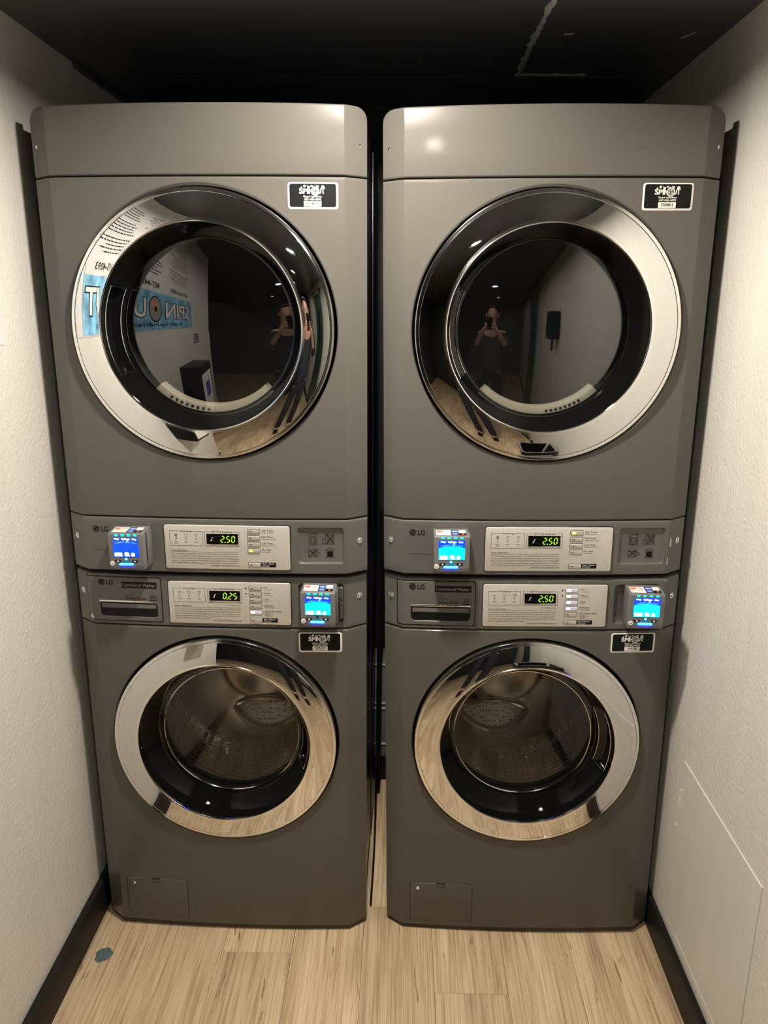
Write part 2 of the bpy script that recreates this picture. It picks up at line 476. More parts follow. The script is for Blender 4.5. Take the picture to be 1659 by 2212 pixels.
floor = struct(slab('floor', XH, XR, YE, YB, -0.08, -0.0035, BLACK))
# raised drywall tape on the ceiling: a long seam and an L of peeling tape
def ribbon(name, pts, wd, M, th=0.0012, jag=0.0):
    bm = bmesh.new(); prev = None
    for i, (x, y) in enumerate(pts):
        j = min(i + 1, len(pts) - 1); k = max(i - 1, 0)
        dx, dy = pts[j][0] - pts[k][0], pts[j][1] - pts[k][1]; l = math.hypot(dx, dy)
        nx, ny = -dy / l, dx / l
        w1 = wd / 2 * (1 + random.uniform(-jag, jag)); w2 = wd / 2 * (1 + random.uniform(-jag, jag))
        q = [bm.verts.new((x + nx * w1, y + ny * w1, CEIL)), bm.verts.new((x + nx * w1 * .7, y + ny * w1 * .7, CEIL - th)),
             bm.verts.new((x - nx * w2 * .7, y - ny * w2 * .7, CEIL - th)), bm.verts.new((x - nx * w2, y - ny * w2, CEIL))]
        if prev:
            for a in range(3): bm.faces.new((prev[a], prev[a + 1], q[a + 1], q[a]))
        prev = q
    return obj(name, bm, M, ceil)
def line_pts(a, b, n): return [(a[0] + (b[0] - a[0]) * t / n, a[1] + (b[1] - a[1]) * t / n) for t in range(n + 1)]
ribbon('ceiling_seam', line_pts((XL, 0.467), (XR, 0.50), 30), 0.010, CEILM, 0.0012, 0.3)
ribbon('peeling_tape', line_pts((0.306, -0.10), (0.304, 0.16), 14) + line_pts((0.304, 0.18), (0.309, 0.455), 16), 0.013, CEILT, 0.0025, 0.6)
ribbon('peeling_tape', line_pts((0.300, 0.466), (0.478, 0.470), 14), 0.026, CEILT, 0.0018, 0.35)
ribbon('paint_scuff', line_pts((0.622, 0.19), (0.640, 0.150), 4), 0.006, CEILT, 0.001, 0.3)
ribbon('paint_scuff', line_pts((0.365, 0.165), (0.385, 0.160), 3), 0.005, CEILT, 0.001, 0.3)
# dark filler strip where the left wall meets the ceiling at the back
struct(slab('trim_1', XL, XL + 0.012, 0.352, YB, CEIL - 0.012, CEIL, CEILM))

# floor planks: running away from the camera, staggered ends, real joints
PW, PL = 0.1775, 1.22
ROWX = [-1.85, -1.6725, -1.495, -1.3175, -1.14, -0.9625, -0.780, -0.6025, -0.415, -0.238, -0.0585, 0.120, 0.2975, 0.4715, 0.637, 0.815]
def plank_mesh(wd, ln):
    bm = bmesh.new()
    box(bm, -wd / 2, wd / 2, -ln / 2, ln / 2, -0.0035, 0.0, 0.0007, 1)
    return mesh_of('plank', bm, PLANKM, smooth=False)
ENDS = [-1.9, -1.6, -2.1, -1.7, -2.3, -1.8, -0.52, 0.28, -0.113, 0.52, 0.05, -0.2185, 0.40, -0.70, 0.12]
_pm = {}
for i in range(len(ROWX) - 1):
    x0, x1 = max(ROWX[i], XH), min(ROWX[i + 1], XR)
    ytop = YB if ROWX[i + 1] > XL else YH
    g = 0.0006
    edges = [ytop]
    e = ENDS[i]
    while e + PL < ytop: e += PL
    if e >= ytop: e -= PL
    while e > YE:
        edges.append(e); e -= PL
    edges.append(YE)
    for a, b in zip(edges[:-1], edges[1:]):
        ln, wd = a - b - g, x1 - x0 - g
        if ln < 0.02: continue
        k = (round(wd, 4), round(ln, 4))
        if k not in _pm: _pm[k] = plank_mesh(wd, ln)
        link('plank', _pm[k], floor, ((x0 + x1) / 2, (a + b) / 2, 0.0))
# teal paint drip on a plank
bm = bmesh.new()
pts = [(-0.7125 + (0.021 + 0.002 * math.sin(3 * a + 1) + 0.0012 * math.sin(7 * a)) * math.cos(a), -0.132 + (0.023 + 0.002 * math.sin(2 * a) + 0.001 * math.sin(6 * a)) * math.sin(a)) for a in [2 * PI * k / 36 for k in range(36)]]
V0 = [bm.verts.new((p[0], p[1], 0.0001)) for p in pts]
V1 = [bm.verts.new((-0.7125 + (p[0] + 0.7125) * 0.9, -0.132 + (p[1] + 0.132) * 0.9, 0.0005)) for p in pts]
for k in range(36): bm.faces.new((V0[k], V0[(k + 1) % 36], V1[(k + 1) % 36], V1[k]))
bm.faces.new(V1)
obj('paint_drip', bm, mat('teal_grey_paint', (0.085, 0.125, 0.130), 0.6, var=(120, 0.35, (1, 1, 1))), floor)

def baseboard(name, x0, x1, h):
    bm = bmesh.new()
    box(bm, min(x0, x1), max(x0, x1), YH if x0 < 0 else YE, YB, 0.0, h, 0.003, 2)
    return struct(obj(name, bm, BASEM))
baseboard('baseboard_left', XL, -0.757, 0.098)
baseboard('baseboard_right', XR, 0.690, 0.089)
struct(slab('baseboard_back', XL + 0.019, XR - 0.015, YB - 0.01, YB, 0, 0.09, BASEM))

# access panel painted over on the right wall
ap = empty('wall_access_panel', (XR, -0.285, 0.33), 'off-white painted rectangular access panel low on right wall above baseboard', 'access panel')
bm = bmesh.new()
y0, y1, z0, z1 = -0.4925, -0.083, 0.1025, 0.5555
def wall_rect(bm, ya, yb, za, zb, th, bev=0.001):
    box(bm, -th, 0.0005, ya + 0.285, yb + 0.285, za - 0.33, zb - 0.33, bev, 2)
wall_rect(bm, y0, y1, z0, z0 + 0.02, 0.0022, 0.0006); wall_rect(bm, y0, y1, z1 - 0.046, z1, 0.0022, 0.0006)
wall_rect(bm, y0, y0 + 0.040, z0 + 0.02, z1 - 0.046, 0.0022, 0.0006); wall_rect(bm, y1 - 0.07, y1, z0 + 0.02, z1 - 0.046, 0.0022, 0.0006)
obj('panel_frame', bm, WALLS, ap, smooth=False)
bm = bmesh.new(); wall_rect(bm, y0 + 0.0415, y1 - 0.0715, z0 + 0.0212, z1 - 0.0472, 0.0016, 0.0005)
hd = obj('panel_hatch', bm, WALLS, ap, smooth=False)
bm = bmesh.new(); box(bm, -0.0042, 0, -0.187, -0.181, -0.175, -0.166, 0.0008)
obj('hatch_latch', bm, INK_G, hd)
for k, (yy, zz, hh) in enumerate([(-0.088, 0.425, 0.05), (-0.086, 0.365, 0.03), (-0.094, 0.47, 0.02)]):
    bm = bmesh.new(); tube(bm, [(-0.0005, yy + 0.285, zz - 0.33), (-0.003, yy + 0.287, zz + hh * .5 - 0.33), (-0.0008, yy + 0.284, zz + hh - 0.33)], [0.001, 0.004, 0.001], 8)
    obj('paint_smear', bm, WALLS, ap)

# ceiling downlights
def downlight(x, y, e, label):
    t = empty('ceiling_light', (x, y, CEIL), label, 'ceiling light', group='downlights along the black ceiling')
    bm = bmesh.new()
    prof = [(0.092, 0.0), (0.091, -0.003), (0.084, -0.004), (0.0775, -0.003), (0.0700, 0.004), (0.0480, 0.013)]
    n = 40; cols = []
    for k in range(n):
        a = 2 * PI * k / n
        cols.append([bm.verts.new((r * math.cos(a), r * math.sin(a), z)) for r, z in prof])
    for k in range(n):
        A, B = cols[k], cols[(k + 1) % n]
        for i in range(len(A) - 1): bm.faces.new((A[i], A[i + 1], B[i + 1], B[i]))
    obj('trim_ring', bm, BLACKP, t)
    bm = bmesh.new()
    bm.faces.new([bm.verts.new((0.047 * math.cos(-2 * PI * k / 20), 0.047 * math.sin(-2 * PI * k / 20), 0.012)) for k in range(20)])
    M = mat('lamp_diffuser_lit', (0.9, 0.9, 0.88), 0.5, emit=(1.0, 0.915, 0.80), es=e)
    obj('diffuser', bm, M, t)
for (x, y, e), lb in zip(LAMPS, ['round flush ceiling downlight nearest the dryers', 'round flush ceiling downlight just before the photographer',
                                 'round ceiling downlight in the hall behind the photographer', 'round ceiling downlight at the far end of hall']):
    downlight(x, y, e, lb)

# ---------------------------------------------------------------- machine frames
HB, HW, CH, BOW = 0.2996, 0.3425, 0.0306, 0.010
def yf(u):
    a = abs(u)
    if a <= HB: return -(CH + BOW * (1 - (u / HB) ** 2))
    return -CH * (HW - a) / (HW - HB)

class Unit:
    def __init__(s, name, label, cat, x, y, ang, lean, zb, zref, group=None):
        s.zb = zb
        s.root = empty(name, (x + lean * (zb - zref), y, zb), label, cat, (0, lean, ang), group)
    def obj(s, name, bm, mats, parent=None, sharp=32, smooth=True, label=None):
        bmesh.ops.translate(bm, verts=bm.verts, vec=(0, 0, -s.zb))
        return obj(name, bm, mats, parent or s.root, sharp, smooth, label)
    def at(s, u, y, z):
        return s.root.matrix_basis @ Vector((u, y, z - s.zb))

def front_panel(bm, u0, u1, z0, z1, off=0.0, us=(), zs=(), holes=(), f=0.004, back=0.03, ztop=None, zbot=None, lean=0.0, mi=0):
    U = {round(v, 5) for v in list(us) + [u0, u1]}
    for b in (-HB, HB):
        if u0 < b < u1: U.add(b)
    for k in range(15):
        v = -HB + 2 * HB * k / 14
        if u0 < v < u1 and all(abs(v - q) > 0.006 for q in U): U.add(round(v, 5))
    U = sorted(U)
    Z = sorted({round(v, 5) for v in list(zs) + [z0 + f, z1 - f]} | {round(z0 + f + (z1 - z0 - 2 * f) * k / 3, 5) for k in range(1, 3) if not zs})
    rows = [(None, 'b', 0)] + [(None, 'fb', k) for k in (4, 3, 2, 1)] + [(z, 'z', 0) for z in Z] + [(None, 'ft', k) for k in (1, 2, 3, 4)] + [(None, 't', 0)]
    V = []
    zm = (z0 + z1) / 2
    for u in U:
        col = []
        zt = ztop(u) if ztop else z1; zb_ = zbot(u) if zbot else z0
        Y = yf(u) + off
        for z, kind, k in rows:
            a = math.radians(22.5 * k)
            ly = lambda q: lean * (q - z0)
            if kind == 'z':
                zz = z
                if ztop and z > zm: zz = zm + (z - zm) * (zt - f - zm) / (z1 - f - zm)
                if zbot and z < zm: zz = zm - (zm - z) * (zm - zb_ - f) / (zm - z0 - f)
                p = (u, Y + ly(zz), zz)
            elif kind == 'fb': p = (u, Y + f * (1 - math.cos(a)) + ly(zb_), zb_ + f - f * math.sin(a))
            elif kind == 'ft': p = (u, Y + f * (1 - math.cos(a)) + ly(zt), zt - f + f * math.sin(a))
            elif kind == 'b': p = (u, Y + back, zb_)
            else: p = (u, Y + back, zt)
            col.append(bm.verts.new(p))
        V.append(col)
    for i in range(len(U) - 1):
        uc = (U[i] + U[i + 1]) / 2
        for j in range(len(rows) - 1):
            if rows[j][1] == 'z' and rows[j + 1][1] == 'z':
                zc = (rows[j][0] + rows[j + 1][0]) / 2
                if any(h[0] < uc < h[1] and h[2] < zc < h[3] for h in holes): continue
            fc = bm.faces.new((V[i][j], V[i + 1][j], V[i + 1][j + 1], V[i][j + 1])); fc.material_index = mi
    for i, sgn in ((0, 1), (len(U) - 1, -1)):
        nb = [bm.verts.new((v.co.x, yf(U[i]) + off + back, v.co.z)) for v in V[i]]
        for j in range(len(rows) - 1):
            q = (nb[j], V[i][j], V[i][j + 1], nb[j + 1])
            fc = bm.faces.new(q if sgn > 0 else tuple(reversed(q))); fc.material_index = mi

def hole_ring(bm, rect, inner_levels, off=0.0, circ=None, n=160, cap=None, mi=0, mis=None):
    """fill the grid cell rect down to a round or rounded hole, then follow the levels [(inset, depth)]"""
    u0, u1, z0, z1 = rect
    if circ:
        cu, cz, r = circ
        A = [2 * PI * k / n for k in range(n)] + [math.atan2(zz - cz, uu - cu) % (2 * PI) for uu in (u0, u1) for zz in (z0, z1)]
        A = sorted(set(round(a, 6) for a in A))
        outer, dirs = [], []
        for a in A:
            dx, dz = math.cos(a), math.sin(a)
            t = min([((u1 if dx > 0 else u0) - cu) / dx if abs(dx) > 1e-9 else 9, ((z1 if dz > 0 else z0) - cz) / dz if abs(dz) > 1e-9 else 9])
            outer.append((cu + dx * t, cz + dz * t)); dirs.append((dx, dz))
        loops = [[(p[0], yf(p[0]) + off, p[1]) for p in outer]]
        for tt in (0.5,):
            loops.append([(o[0] + (cu + d[0] * r - o[0]) * tt, 0, o[1] + (cz + d[1] * r - o[1]) * tt) for o, d in zip(outer, dirs)])
            loops[-1] = [(p[0], yf(p[0]) + off, p[2]) for p in loops[-1]]
        for ins, dep in inner_levels:
            loops.append([(cu + d[0] * (r - ins), yf(cu + d[0] * (r - ins)) + off + dep, cz + d[1] * (r - ins)) for d in dirs])
    else:
        iu0, iu1, iz0, iz1, r = cap[:5]
        inner = rrect(iu0, iu1, iz0, iz1, r, 5)
        dense = []
        for k in range(len(inner)):
            p, q = inner[k], inner[(k + 1) % len(inner)]
            dense.append(p)
            if math.hypot(q[0] - p[0], q[1] - p[1]) > 0.02:
                for t in range(1, 5): dense.append((p[0] + (q[0] - p[0]) * t / 5, p[1] + (q[1] - p[1]) * t / 5))
        inner = dense; e = 1e-5
        outer = []
        for p in inner:
            side = p[0] < iu0 + r + e or p[0] > iu1 - r - e; tb = p[1] < iz0 + r + e or p[1] > iz1 - r - e
            uu = u0 if p[0] < (iu0 + iu1) / 2 else u1; zz = z0 if p[1] < (iz0 + iz1) / 2 else z1
            outer.append((uu, zz) if side and tb else (uu, p[1]) if side else (p[0], zz))
        loops = [[(p[0], yf(p[0]) + off, p[1]) for p in outer]]
        for ins, dep in inner_levels:
            q = inset(inner, ins) if ins else inner
            loops.append([(p[0], yf(p[0]) + off + dep, p[1]) for p in q])
    V = [[bm.verts.new(p) for p in lp] for lp in loops]
    nn = len(V[0])
    for i in range(len(V) - 1):
        for k in range(nn):
            q = (V[i][k], V[i][(k + 1) % nn], V[i + 1][(k + 1) % nn], V[i + 1][k])
            try:
                fc = bm.faces.new(q); fc.material_index = mis[i] if mis else mi
            except ValueError: pass
    if not circ:
        fc = bm.faces.new(V[-1]); fc.material_index = mis[-1] if mis else mi

def screw(U, u, z, y=None, r=0.0042):
    bm = bmesh.new(); y = yf(u) if y is None else y
    sl = 0.0 if abs(u) < HB else math.copysign(0.62, u)
    revolve(bm, lambda a: [(r * 1.7, -0.0002), (r * 1.5, 0.0), (r * 1.05, -0.0002), (r, -0.0012), (r * 0.8, -0.0030), (r * 0.35, -0.0036), (r * 0.3, -0.0026)], 0, 0, 0, 16, cap=0)
    R = Matrix.Rotation(sl, 4, 'Z')
    for v in bm.verts: v.co = R @ v.co + Vector((u, y - 0.0008, z))
    U.obj('screw', bm, CHROME_B, label='small round chrome screw head')

def drape(bm, off=0.0):
    for v in bm.verts: v.co.y += yf(v.co.x) + off

def logo(U, u, z, parent=None, off=-0.0004):
    """round face mark with a ring and the two letters beside it"""
    bm = bmesh.new(); y = off
    r = 0.0078; cu, cz = u + r, z
    flat(bm, circle(cu, cz, r, 28), y, 0)
    y2 = y - 0.0003
    for k in range(10):                       # ring arc of the mark, open on the right above the bar
        a0, a1 = math.radians(40 + 32 * k), math.radians(40 + 32 * (k + 1))
        stroke(bm, (cu + r * .80 * math.cos(a0), cz + r * .80 * math.sin(a0)), (cu + r * .80 * math.cos(a1), cz + r * .80 * math.sin(a1)), 0.0007, y2, 1)
    stroke(bm, (cu, cz + r * .42), (cu, cz - r * .42), 0.0011, y2, 1); stroke(bm, (cu - .0003, cz - r * .42), (cu + r * .34, cz - r * .42), 0.0011, y2, 1)
    stroke(bm, (cu + r * .18, cz), (cu + r * .84, cz), 0.0009, y2, 1)
    flat(bm, circle(cu - r * .40, cz + r * .36, 0.0010, 10), y2, 1)
    txt(bm, 'LG', u + 0.0192, z - 0.0058, 0.0118, y, 0.0168, mi=0, bold=0.012, res=4)
    drape(bm); U.obj('brand_mark', bm, [INK, STEEL_D], parent, smooth=False)

def sticker(U, u0, u1, z0, z1, code):
    y = -0.0008
    bm = bmesh.new()
    w_, h_ = u1 - u0, z1 - z0
    plate(bm, rrect(u0, u1, z0, z1, 0.0055), y + 0.002, y, 0.0004); drape(bm)
    st = U.obj('asset_sticker', bm, STK_W, label='black sticker in a white border reading ' + code)
    bm = bmesh.new(); b = 0.0046; y -= 0.0002
    flat(bm, rrect(u0 + 0.0036, u1 - 0.0042, z0 + 0.0040, z1 - 0.0026, 0.004), y, 0)
    cu = (u0 + u1) / 2 - 0.001; y2 = y - 0.0003
    lz = z0 + h_ * 0.575
    # wobbly shop lettering with a washer drum for the O and bubbles above
    for s, x, h, tilt, dz in (('S', -0.222, 0.0125, 0.05, 0), ('P', -0.146, 0.0115, -0.06, 0.0), ('I', -0.078, 0.0115, 0.0, 0), ('N', -0.030, 0.0115, 0.05, 0), ('U', 0.135, 0.0115, -0.04, 0), ('T', 0.212, 0.0135, 0.05, 0)):
        txt(bm, s, cu + x * w_, lz + dz + 0.0004, h * 0.82, y2, w_ * (0.055 if s == 'I' else 0.078), align='c', mi=1, bold=0.035, rot=tilt)
    oc = (cu + 0.055 * w_, lz + 0.0048)
    flat(bm, circle(*oc, 0.0086, 26), y2 - 0.0001, 1); flat(bm, circle(*oc, 0.0068, 26), y2 - 0.0002, 2); flat(bm, circle(*oc, 0.0013, 8), y2 - 0.0004, 0)
    for k in range(6):
        a = k * PI / 3 + 0.3
        stroke(bm, oc, (oc[0] + 0.0064 * math.cos(a), oc[1] + 0.0064 * math.sin(a)), 0.0009, y2 - 0.0003, 1 if k % 2 else 0)
    for x, dz, r in ((-0.215, .0165, .0018), (-0.155, .0205, .0029), (-0.105, .0222, .0010), (-0.075, .0165, .0032), (-0.035, .0196, .0010), (-0.010, .0208, .0021), (0.030, .0190, .0013), (0.075, .0222, .0011), (0.107, .0192, .0026), (0.205, .0178, .0038)):
        flat(bm, circle(cu + x * w_, lz + 0.0118 + (dz - 0.0165) * 0.62, r * 0.85, 14), y2, 1)
    txt(bm, 'Guest Laundries', cu, z0 + h_ * 0.445, 0.0034, y2, w_ * 0.37, 'c', 1, 0.02)
    txt(bm, '407-445-4093', cu, z0 + h_ * 0.335, 0.0042, y2, w_ * 0.34, 'c', 1, 0.02)
    rect_flat(bm, cu - 0.175 * w_, cu + 0.175 * w_, z0 + b + 0.0003, z0 + h_ * 0.305, y2, 1)
    txt(bm, code, cu, z0 + h_ * 0.155, 0.0058, y2 - 0.0003, w_ * 0.225, 'c', 3, 0.012, res=3)
    drape(bm); U.obj('sticker_print', bm, [STK_B, STK_W, STK_G, INK_G], st, smooth=False)

SEG = {'0': 'abcdef', '2': 'abged', '5': 'afgcd'}
def digit(bm, ch, u, z, wd, h, y, mi):
    t = 0.0019; sl = 0.11; g = 0.0003
    P = lambda x, q: (u + x + sl * q, z + q)
    S = {'a': ((t * .5, h), (wd - t * .5, h)), 'd': ((t * .5, 0), (wd - t * .5, 0)), 'g': ((t * .5, h / 2), (wd - t * .5, h / 2)),
         'f': ((0, h / 2 + g), (0, h - g)), 'b': ((wd, h / 2 + g), (wd, h - g)), 'e': ((0, g), (0, h / 2 - g)), 'c': ((wd, g), (wd, h / 2 - g))}
    for s in SEG[ch]:
        p, q = P(*S[s][0]), P(*S[s][1])
        L_ = math.hypot(q[0] - p[0], q[1] - p[1]); d = ((q[0] - p[0]) / L_, (q[1] - p[1]) / L_); nn = (-d[1], d[0]); e = t * 0.45
        a = (p[0] + d[0] * g, p[1] + d[1] * g); b = (q[0] - d[0] * g, q[1] - d[1] * g)
        flat(bm, [(a[0], a[1]), (a[0] + d[0] * e - nn[0] * t / 2, a[1] + d[1] * e - nn[1] * t / 2), (b[0] - d[0] * e - nn[0] * t / 2, b[1] - d[1] * e - nn[1] * t / 2), (b[0], b[1]),
                  (b[0] - d[0] * e + nn[0] * t / 2, b[1] - d[1] * e + nn[1] * t / 2), (a[0] + d[0] * e + nn[0] * t / 2, a[1] + d[1] * e + nn[1] * t / 2)], y, mi)

D_RULES = ['1) Do not dry articles containing foam, rubber, or any similarly textured rubber-like materials.  2) Do',
           'not dry articles which have contact cleaning solvents, gasoline, kerosene, or any other oil or waxes.',
           '3) Do not attempt to open the door or place hands into the drum to remove or add clothes during',
           'operation.   4) Do not dry articles that are flammable, contain flammable fumes or are pollutants.',
           '5) Do not allow children to operate and play in or around the machines.   6) Read the instructions.']
W_RULES = ['1) Do not open the door until the machine has completed, the door lock light turns off, and the rotating',
           'drum has come to a stop.  2) Do not wash articles that are flammable, contain flammable fumes or oily',
           'products.   3) Do not tamper with the door safety switch or door lock.  4) Do not attempt to open the',
           'door or place hands into the washer to remove or add clothes during operation.  5) Do not allow',
           'children to operate and play in or around the machines.']

def shirt(bm, u, z, s, y, mi, kind):
    w_ = 0.0005
    if kind == 'lines':
        for k in range(5): stroke(bm, (u - s * .35, z - s * .4 + k * s * .2), (u + s * .35, z - s * .4 + k * s * .2), 0.0007, y, mi)
    elif kind in ('tub', 'tub2'):
        for p, q in (((-.5, .4), (-.35, -.4)), ((-.35, -.4), (.35, -.4)), ((.35, -.4), (.5, .4)), ((-.5, .4), (-.2, .4)), ((.2, .4), (.5, .4)), ((-.43, .05), (0, .15)), ((0, .15), (.43, .05))):
            stroke(bm, (u + p[0] * s, z + p[1] * s), (u + q[0] * s, z + q[1] * s), w_, y, mi)
    else:
        for p, q in (((-.5, .3), (-.15, .45)), ((.15, .45), (.5, .3)), ((-.5, .3), (-.4, .05)), ((.5, .3), (.4, .05)), ((-.28, .1), (-.28, -.45)), ((.28, .1), (.28, -.45)), ((-.28, -.45), (.28, -.45)), ((-.15, .45), (0, .3)), ((0, .3), (.15, .45))):
            stroke(bm, (u + p[0] * s, z + p[1] * s), (u + q[0] * s, z + q[1] * s), w_, y, mi)
        if kind == 'spin':
            for k in range(3): stroke(bm, (u + .2 * s, z - .1 * s + k * .18 * s), (u + .6 * s, z - .1 * s + k * .18 * s), w_, y, mi)

def control_panel(U, kind, value, lit):
    dry = kind == 'dryer'
    u0, u1, z0, z1 = (-0.1137, 0.1710, 1.0082, 1.1118) if dry else (-0.1145, 0.1697, 0.8700, 0.9735)
    yb = yf(0.0) - 0.0006                           # plane of the plate's front
    bm = bmesh.new(); plate(bm, rrect(u0 - 0.0016, u1 + 0.0016, z0 - 0.0016, z1 + 0.0016, 0.006), yb + 0.010, yb + 0.0012, 0.0006)
    plate(bm, rrect(u0, u1, z0, z1, 0.005), yb + 0.006, yb - 0.0012, 0.0010, 1)
    cp = U.obj('control_panel', bm, [BLACKP, SILVER], sharp=50)
    y = yb - 0.0012 - 0.0003
    zt = z1
    b1 = (-0.1010, -0.0265, zt - 0.0487, zt - 0.0142) if dry else (-0.1030, -0.0290, zt - 0.0503, zt - 0.0163)
    b2 = (-0.0212, 0.0583, zt - 0.0487, zt - 0.0150) if dry else (-0.0230, 0.0565, zt - 0.0505, zt - 0.0168)
    bm = bmesh.new()
    frame_line(bm, *b1, 0.00065, y, 1, gap=(b1[0] + 0.0225, b1[0] + 0.0500)); frame_line(bm, *b2, 0.00065, y, 1, gap=(b2[0] + 0.0160, b2[0] + 0.0640))
    txt(bm, 'Processing', (b1[0] + b1[1]) / 2, b1[3] - 0.0018, 0.0042, y, 0.0250, 'c', 0, 0.006)
    txt(bm, 'EST Time Remaining', (b2[0] + b2[1]) / 2, b2[3] - 0.0018, 0.0042, y, 0.0455, 'c', 0, 0.006)
    xs = [b1[0] + k for k in (0.0145, 0.0370, 0.0600)]
    names = ['Flow\nSense', 'Dry', 'Cool'] if dry else ['Wash', 'Rinse', 'Spin']
    kinds = ['lines', 'shirt', 'shirt'] if dry else ['tub', 'tub2', 'spin']
    for x, nm, kd in zip(xs, names, kinds):
        shirt(bm, x, b1[3] - 0.0098, 0.0075, y, 1, kd)
        flat(bm, circle(x, b1[3] - 0.0178, 0.0013, 12), y, 0)
        if '\n' in nm:
            txt(bm, nm.split('\n')[0], x, b1[3] - 0.0262, 0.0026, y, align='c', mi=1, bold=0.008); txt(bm, nm.split('\n')[1], x, b1[3] - 0.0298, 0.0026, y, align='c', mi=1, bold=0.008)
        else: txt(bm, nm, x, b1[3] - 0.0268, 0.0029, y, align='c', mi=1, bold=0.008)
    for k in ((1,) if dry else (0, 1)):
        flat(bm, circle((xs[k] + xs[k + 1]) / 2, b1[3] - 0.0098, 0.0007, 8), y, 1)
    txt(bm, 'Min.', b2[1] - 0.0030, b2[2] + 0.0010, 0.0018, y, align='r', mi=0, bold=0.01)
    rz = zt - 0.0608 if dry else zt - 0.0612
    txt(bm, 'Dryer Safety Rules' if dry else 'Washer Safety Rules', b1[0] + 0.0012, rz, 0.0032, y, 0.0375 if dry else 0.041, 'l', 0, 0.006)
    stroke(bm, (b1[0] + 0.0010, rz - 0.0022), (b2[1] - 0.0030, rz - 0.0022), 0.0005, y, 1)
    for k, s in enumerate(D_RULES if dry else W_RULES):
        L_ = 0.1535 if len(s) > 60 else 0.085
        txt(bm, s, b1[0] + 0.0012, rz - 0.0078 - k * 0.00545, 0.0026, y, L_, 'l', 1, 0.008, res=1)
    txt(bm, 'www.lgcommerciallaundry.com', b2[1] - 0.0028, rz - 0.0078 - 5 * 0.00545 - 0.0004, 0.0029, y, 0.066, 'r', 0, 0.012, slant=0.15)
    lx = 0.1078
    labs = ([('High Temp.', '(Heat) Dryer Temp. Hi'), ('Med Temp.', '(Heat) Medium Temp. Med'), ('Low Temp.', '(Heat) Dryer Temp. Low'), ('No Heat', 'Air Circulation')] if dry else
            [('Hot', 'Cotton, Linens'), ('Warm', 'Perm, Permanent'), ('Cold', 'Fresh, Pre'), ('Delicates', 'Delicate, Handwash'), ('Add Super Wash', 'Additional')])
    tops = [z1 - 0.0070 - k * 0.0151 for k in range(4)] if dry else [z1 - 0.0078 - k * 0.01480 for k in range(5)]
    bx0, bx1, bh = (0.0752, 0.1045, 0.0112) if dry else (0.0733, 0.1030, 0.0108)
    for (a, b), zz in zip(labs, tops):
        txt(bm, a, lx, zz - 0.0050, 0.0043, y, align='l', mi=0, bold=0.0, res=3)
        txt(bm, b, lx + 0.001, zz - 0.0093, 0.0021, y, align='l', mi=0, bold=0.012, res=1)
    if not dry:
        txt(bm, 'Commercial cold', lx + 0.001, tops[4] - 0.0122, 0.0021, y, align='l', mi=0, bold=0.012, res=1); txt(bm, 'Disinfect cycle', lx + 0.001, tops[4] - 0.0152, 0.0021, y, align='l', mi=0, bold=0.012, res=1)
        flat(bm, [(0.0640, tops[0] - 0.0075), (0.0690, tops[0] - 0.0075), (0.0665, tops[0] - 0.0030)], y, 0)
        flat(bm, [(0.0640, tops[1] - 0.0030), (0.0665, tops[1] - 0.0075), (0.0690, tops[1] - 0.0030)], y, 0)
        flat(bm, circle(0.021, b2[2] - 0.0060, 0.0012, 10), y, 0)
        txt(bm, 'w-O Door Lock', 0.0255, b2[2] - 0.0073, 0.0028, y, 0.0280, 'l', 0, 0.01)
    U.obj('panel_print', bm, [INK, INK_G], cp, smooth=False)
    # the lit time display in its pale surround
    d0, d1, e0, e1 = (b2[0] + 0.0040, b2[1] - 0.0042, b2[2] + 0.0050, b2[3] - 0.0046)
    bm = bmesh.new()
    plate(bm, rrect(d0 - 0.0012, d1 + 0.0010, e0 - 0.0020, e1 + 0.0008, 0.0016), yb, y - 0.0006, 0.0004, 1)
    plate(bm, rrect(d0, d1, e0, e1, 0.0012), yb, y - 0.0009, 0.0002, 0)
    dp = U.obj('time_display', bm, [DISPB, CHROME_B])
    bm = bmesh.new(); yd = y - 0.0012; hh = 0.0140; zz = (e0 + e1) / 2 - hh / 2
    X = [d0 + 0.0322, d0 + 0.0452, d0 + 0.0566]
    for x, ch in zip(X, (value[0], value[2], value[3])): digit(bm, ch, x, zz, 0.0066, hh, yd, 0)
    flat(bm, circle(X[1] - 0.0030, zz - 0.0002, 0.0013, 10), yd, 0)
    q = (d0 + 0.0115, (e0 + e1) / 2)
    for p, r in (((-.003, -.003), (0, -.004)), ((0, -.004), (.001, .000)), ((.001, 0), (.002, .004)), ((.002, .004), (.004, .003)), ((-.001, -.001), (.001, .001))):
        stroke(bm, (q[0] + p[0], q[1] + p[1]), (q[0] + r[0], q[1] + r[1]), 0.0011, yd, 1)
    U.obj('lit_digits', bm, [DIGIT, WHITEP], dp, smooth=False)
    # push buttons
    for k, zz in enumerate(tops + [None]):
        on = lit[k] if k < len(lit) else None
        if zz is None: zz = z0 + (0.0180 if dry else 0.0165)
        bm = bmesh.new()
        plate(bm, rrect(bx0, bx1, zz - bh, zz, 0.0018), yb, y - 0.0003, 0.0003, 1)
        plate(bm, rrect(bx0 + 0.0009, bx1 - 0.0009, zz - bh + 0.0009, zz - 0.0009, 0.0014), yb, y - 0.0019, 0.0008, 0)
        yy = y - 0.0022; zc = zz - bh / 2
        if on in ('w', 'y'): flat(bm, rrect(bx0 + 0.0035, bx0 + 0.0125, zc - 0.0024, zc + 0.0024, 0.0023), yy, 2)
        else: rect_flat(bm, bx0 + 0.0042, bx0 + 0.0110, zc - 0.0007, zc + 0.0007, yy, 1)
